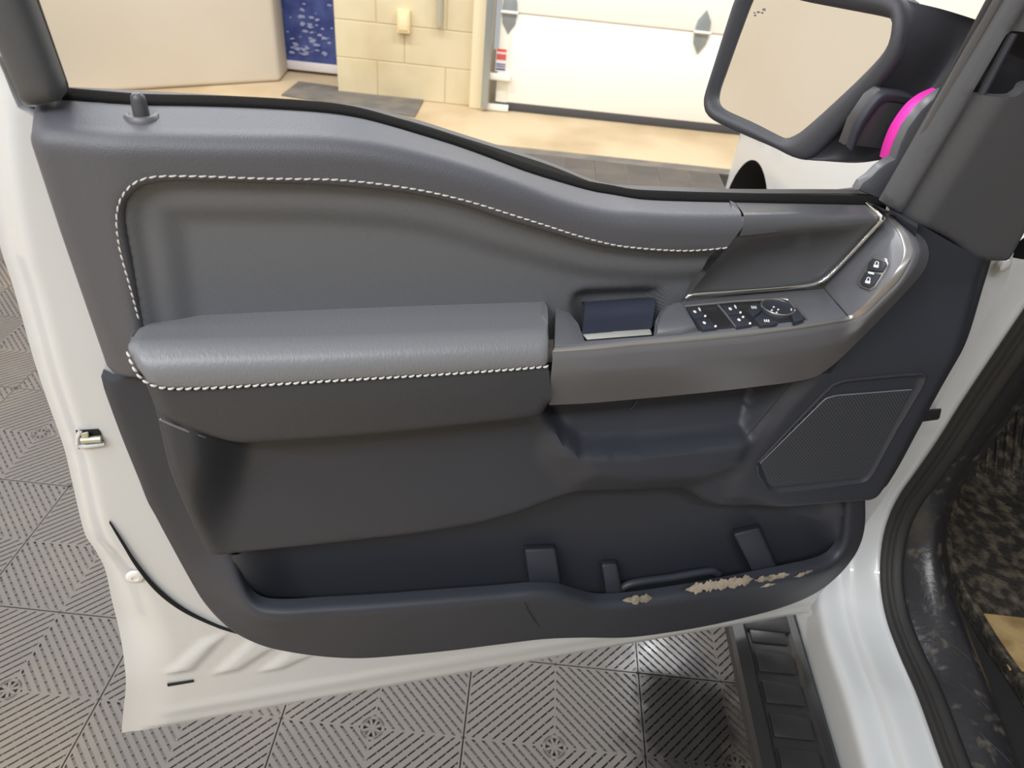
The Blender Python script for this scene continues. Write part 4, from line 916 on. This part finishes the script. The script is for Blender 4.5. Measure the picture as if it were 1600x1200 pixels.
mo = link_mesh('dried_mud', V, Fs, dirt, door, True, 60); tag(mo, 'crusty tan dried mud on the pocket lip', kind='stuff')

# ================================================================== the truck body
def bl_p(P): return np.array(P) - BO
seal_px = [(1645, 415), (1600, 480), (1553, 550), (1500, 630), (1467, 683), (1430, 737), (1408, 768), (1389, 806), (1378, 850), (1375, 905), (1384, 965), (1405, 1024), (1434, 1090), (1472, 1196), (1512, 1300), (1560, 1450)]
sc_ = [onx(x, y, 0.72) for x, y in seal_px]; sc_ = np.array(sc_ + [np.array([0.72, 0.1, sc_[-1][2]]), np.array([0.72, -0.5, sc_[-1][2]])])
NB = 120
def offs(c, dx, dn):                   # offset in the plane of the opening (towards the sill's outside) by dn, sideways by dx
    t = np.gradient(c, axis=0); t /= np.linalg.norm(t, axis=1)[:, None]
    nrm = np.stack([0 * t[:, 0], -t[:, 2], t[:, 1]], 1)
    if nrm[2][1] < 0: nrm = -nrm
    return c + nrm * dn + np.array([dx, 0, 0])
sc_ = cr(sc_, n=NB)
sgn = 1 if offs(sc_, 0, 0.01)[3][1] > sc_[3][1] else -1
O = lambda dx, dn: [bl_p(p) for p in offs(sc_, dx, dn * sgn)]
loft('door_opening_panel', [O(0.012, -0.006), O(0.004, 0.000), O(-0.008, 0.006), O(-0.050, 0.010), O(-0.056, 0.016), O(-0.062, 0.024), O(-0.095, 0.028), O(-0.103, 0.034), O(-0.106, 0.05), O(-0.106, 0.14)], paint, body, NB, 4, resamp=False)
loft('door_seal', [O(0.008, -0.001), O(0.000, -0.002), O(-0.004, -0.008), O(0.000, -0.015), O(0.010, -0.016), O(0.014, -0.022), O(0.026, -0.026), O(0.034, -0.020)], rubber, body, NB, 4, resamp=False)
kick_px = [(1640, 560), (1600, 612), (1540, 690), (1503, 742), (1480, 788), (1473, 830), (1478, 885), (1500, 962), (1545, 1080), (1590, 1200), (1625, 1300), (1680, 1450)]
kk = [onx(x, y, 0.83) for x, y in kick_px]; kk = cr(kk + [np.array([0.83, 0.1, kk[-1][2]]), np.array([0.83, -0.5, kk[-1][2]])], n=NB)
s2 = offs(sc_, 0.028, -0.016 * sgn)
mid1 = s2 * .6 + kk * .4 + [0, -0.012, 0.012]; mid2 = s2 * .25 + kk * .75 + [0, -0.008, 0.010]
sillm = mat('sill_plastic', (42, 42, 45), 0.3, mottle=(46, (92, 86, 78), 0.58, 0.74), bump=('noise', 120, 0.4, 0.002))
loft('sill_trim', [[bl_p(p) for p in c] for c in (s2, mid1, mid2, kk, kk + [0.02, 0.01, -0.02], kk + [0.05, 0.06, -0.10])], sillm, body, NB, 5, resamp=False)
for yv in (0.80, 0.72, 0.64, 0.56, 0.48, 0.40):       # raised cross ribs of the sill trim
    i = int(np.argmin(np.abs(mid1[:, 1] - yv) + 9 * (mid1[:, 2] > 0.66)))
    if True: tube('sill_rib', [bl_p(mid1[i] + [0, 0, 0.001]), bl_p(mid2[i] + [0, 0, 0.001]), bl_p(kk[i] + [0, 0, 0.0])], 0.0012, rubber, body, 6)
# cab floor, kick side, roof and dash keep the footwell dark
dark = mat('cab_carpet', (34, 33, 33), 0.9, bump=('noise', 200, 0.5, 0.003))
box('cab_floor', bl_p((0.80, -0.6, 0.36)), bl_p((2.4, 1.75, 0.40)), dark, body)
box('firewall', bl_p((0.80, 1.72, 0.3)), bl_p((2.4, 1.80, 1.3)), dark, body)
box('cab_side', bl_p((0.865, 1.10, 0.38)), bl_p((0.90, 1.75, 1.25)), dark, body, 0.01)
box('dashboard', bl_p((0.90, 1.18, 0.86)), bl_p((2.35, 1.72, 1.25)), plast, body, 0.05, 4)
box('roof', bl_p((0.80, -1.2, 1.90)), bl_p((2.4, 1.3, 1.97)), paint, body, 0.03)
box('far_side', bl_p((2.38, -1.2, 0.4)), bl_p((2.45, 1.8, 1.9)), dark, body)
# running board
boardm = mat('running_board_black', (36, 36, 38), 0.38, bump=('noise', 300, 0.2, 0.001))
rbx0 = onz(1155, 985, 0.40)[0]; 
def RB(x, y, z): return bl_p(onz(x, y, z))
rb_pts = [(0.470, 0.375), (0.470, 0.395), (0.476, 0.402), (0.497, 0.404), (0.503, 0.400), (0.508, 0.392), (0.585, 0.392), (0.592, 0.400), (0.604, 0.404), (0.612, 0.396), (0.620, 0.375)]
loft('running_board', [[bl_p((x, y, z)) for x, z in rb_pts] for y in (-0.3, 0.3, 0.87, 1.3)], boardm, body, 11, 6, resamp=False, angle=25, caps=True)
for k in range(18):
    y = -0.2 + k * 0.062
    box('step_tread', bl_p((0.511, y, 0.391)), bl_p((0.582, y + 0.044, 0.3965)), boardm, body, 0.003)
box('step_frame', bl_p((0.497, 0.88, 0.392)), bl_p((0.612, 0.925, 0.400)), boardm, body, 0.004)
box('rocker_panel', bl_p((0.625, -0.5, 0.33)), bl_p((0.80, 1.2, 0.47)), boardm, body, 0.01)
# front fender with wheel arch
FX = 0.76
yc, zc, ra = 2.46, 0.45, 0.335
def fend(y, z):
    x = FX + 0.5 * max(0, y - 2.80) ** 1.6 * 2.2 + 0.25 * max(0, z - 0.82) ** 1.5
    return bl_p((x, y, z))
V = []; Fs = []
ys = np.linspace(1.15, 3.05, 60)
ring = []
for y in ys:
    dy = y - yc; z0 = zc + math.sqrt(max(0, ra * ra - dy * dy)) if abs(dy) < ra else 0.46
    ring.append([fend(y, z0 + (1.12 - z0) * t) for t in np.linspace(0, 1, 14)])
loft('fender', ring, paint, body, 14, 1, resamp=False)
loft('hood', [[fend(y, 1.12) for y in ys], [fend(y, 1.12) + [0.05, 0, 0.06] for y in ys], [fend(y, 1.12) + [0.8, 0, 0.09] for y in ys]], paint, body, 60, 4, resamp=False)
arc = [(yc + ra * math.cos(a), zc + ra * math.sin(a)) for a in np.linspace(0, math.pi, 30)]
loft('wheel_arch_liner', [[bl_p((FX, y, z)) for y, z in arc], [bl_p((FX + 0.35, y, z)) for y, z in arc]], rubber, body, 30, 2, resamp=False)
revolve('tyre', [(0.2, -0.001), (0.27, 0.0), (0.30, 0.02), (0.315, 0.06), (0.315, 0.22), (0.28, 0.26), (0, 0.26)], bl_p((FX + 0.30, yc, 0.33)), (-1, 0, 0), rubber, body, 36)

# rubber floor mat and paper in the footwell
matm = mat('wet_floor_mat', (58, 56, 53), 0.25, mottle=(38, (112, 103, 90), 0.46, 0.68), bump=('noise', 90, 0.7, 0.006))
fm = empty('floor_mat', (1.15, 1.0, 0.402)); tag(fm, 'wet muddy black rubber mat in the footwell', 'floor mat')
def FMp(P): return np.array(P) - [1.15, 1.0, 0.402]
zf = 0.425
e0 = [onz(x, y, zf) for x, y in ((1490, 770), (1474, 850), (1500, 920), (1545, 1000), (1600, 1080), (1680, 1210))]
edge = cr(e0, n=30); 
tr = [np.array([1.05, 1.40, 0.52]), np.array([1.35, 1.45, 0.56]), np.array([1.7, 1.45, 0.56])]
far = edge.copy(); far[:, 0] = 1.75
loft('mat_tray', [[FMp(p) for p in c] for c in (edge - [0, 0, .02], edge + [0, 0, .012], edge + [.012, 0, .012], edge + [.02, 0, 0], edge * .6 + far * .4, far)], matm, fm, 30, 5, resamp=False)
tb = edge[0]
tbq = [np.array([tb[0] + .01, tb[1] - .02, zf]), np.array([1.75, tb[1] - .02, zf])]
loft('mat_toe_slope', [[FMp(p) for p in c] for c in ([tbq[0], tbq[1]], [tbq[0] + [0.02, .06, .01], tbq[1] + [0, .06, .01]], [tbq[0] + [0.06, .22, .12], tbq[1] + [0, .22, .12]], [tbq[0] + [0.10, .32, .22], tbq[1] + [0, .32, .22]])], matm, fm, 20, 6)
for k in range(14):
    x0 = tb[0] + 0.05 + k * 0.022
    tube('mat_rib', [FMp((x0, tb[1] + .05, zf + .012)), FMp((x0 + .03, tb[1] + .19, zf + .125)), FMp((x0 + .045, tb[1] + .26, zf + .185))], 0.004, matm, fm, 6)
tp_ = prism('paper_sheet', [onz(x, y, zf + .006) for x, y in ((1537, 958), (1600, 965), (1690, 985), (1690, 1060), (1600, 1048), (1578, 1046))], (0, 0, 1), 0.003, mat('tan_paper', (186, 160, 112), 0.8, mottle=(20, (146, 120, 80), 0.45, 0.7)), None, 0.001)
tag(tp_, 'tan sheet of stained paper lying on the wet floor mat', 'paper')

tube('edge_highlight', cr([L(250, 655, .0965), L(265, 662, .095), L(295, 674, .091), L(322, 684, .087)], n=24), [0.0011] * 18 + [0.0009, .0007, .0005, .0004, .0003, .0002], MATS['bead_and_highlight_grey'], door, 6)  # pale tube standing in for the highlight on the bolster's top edge
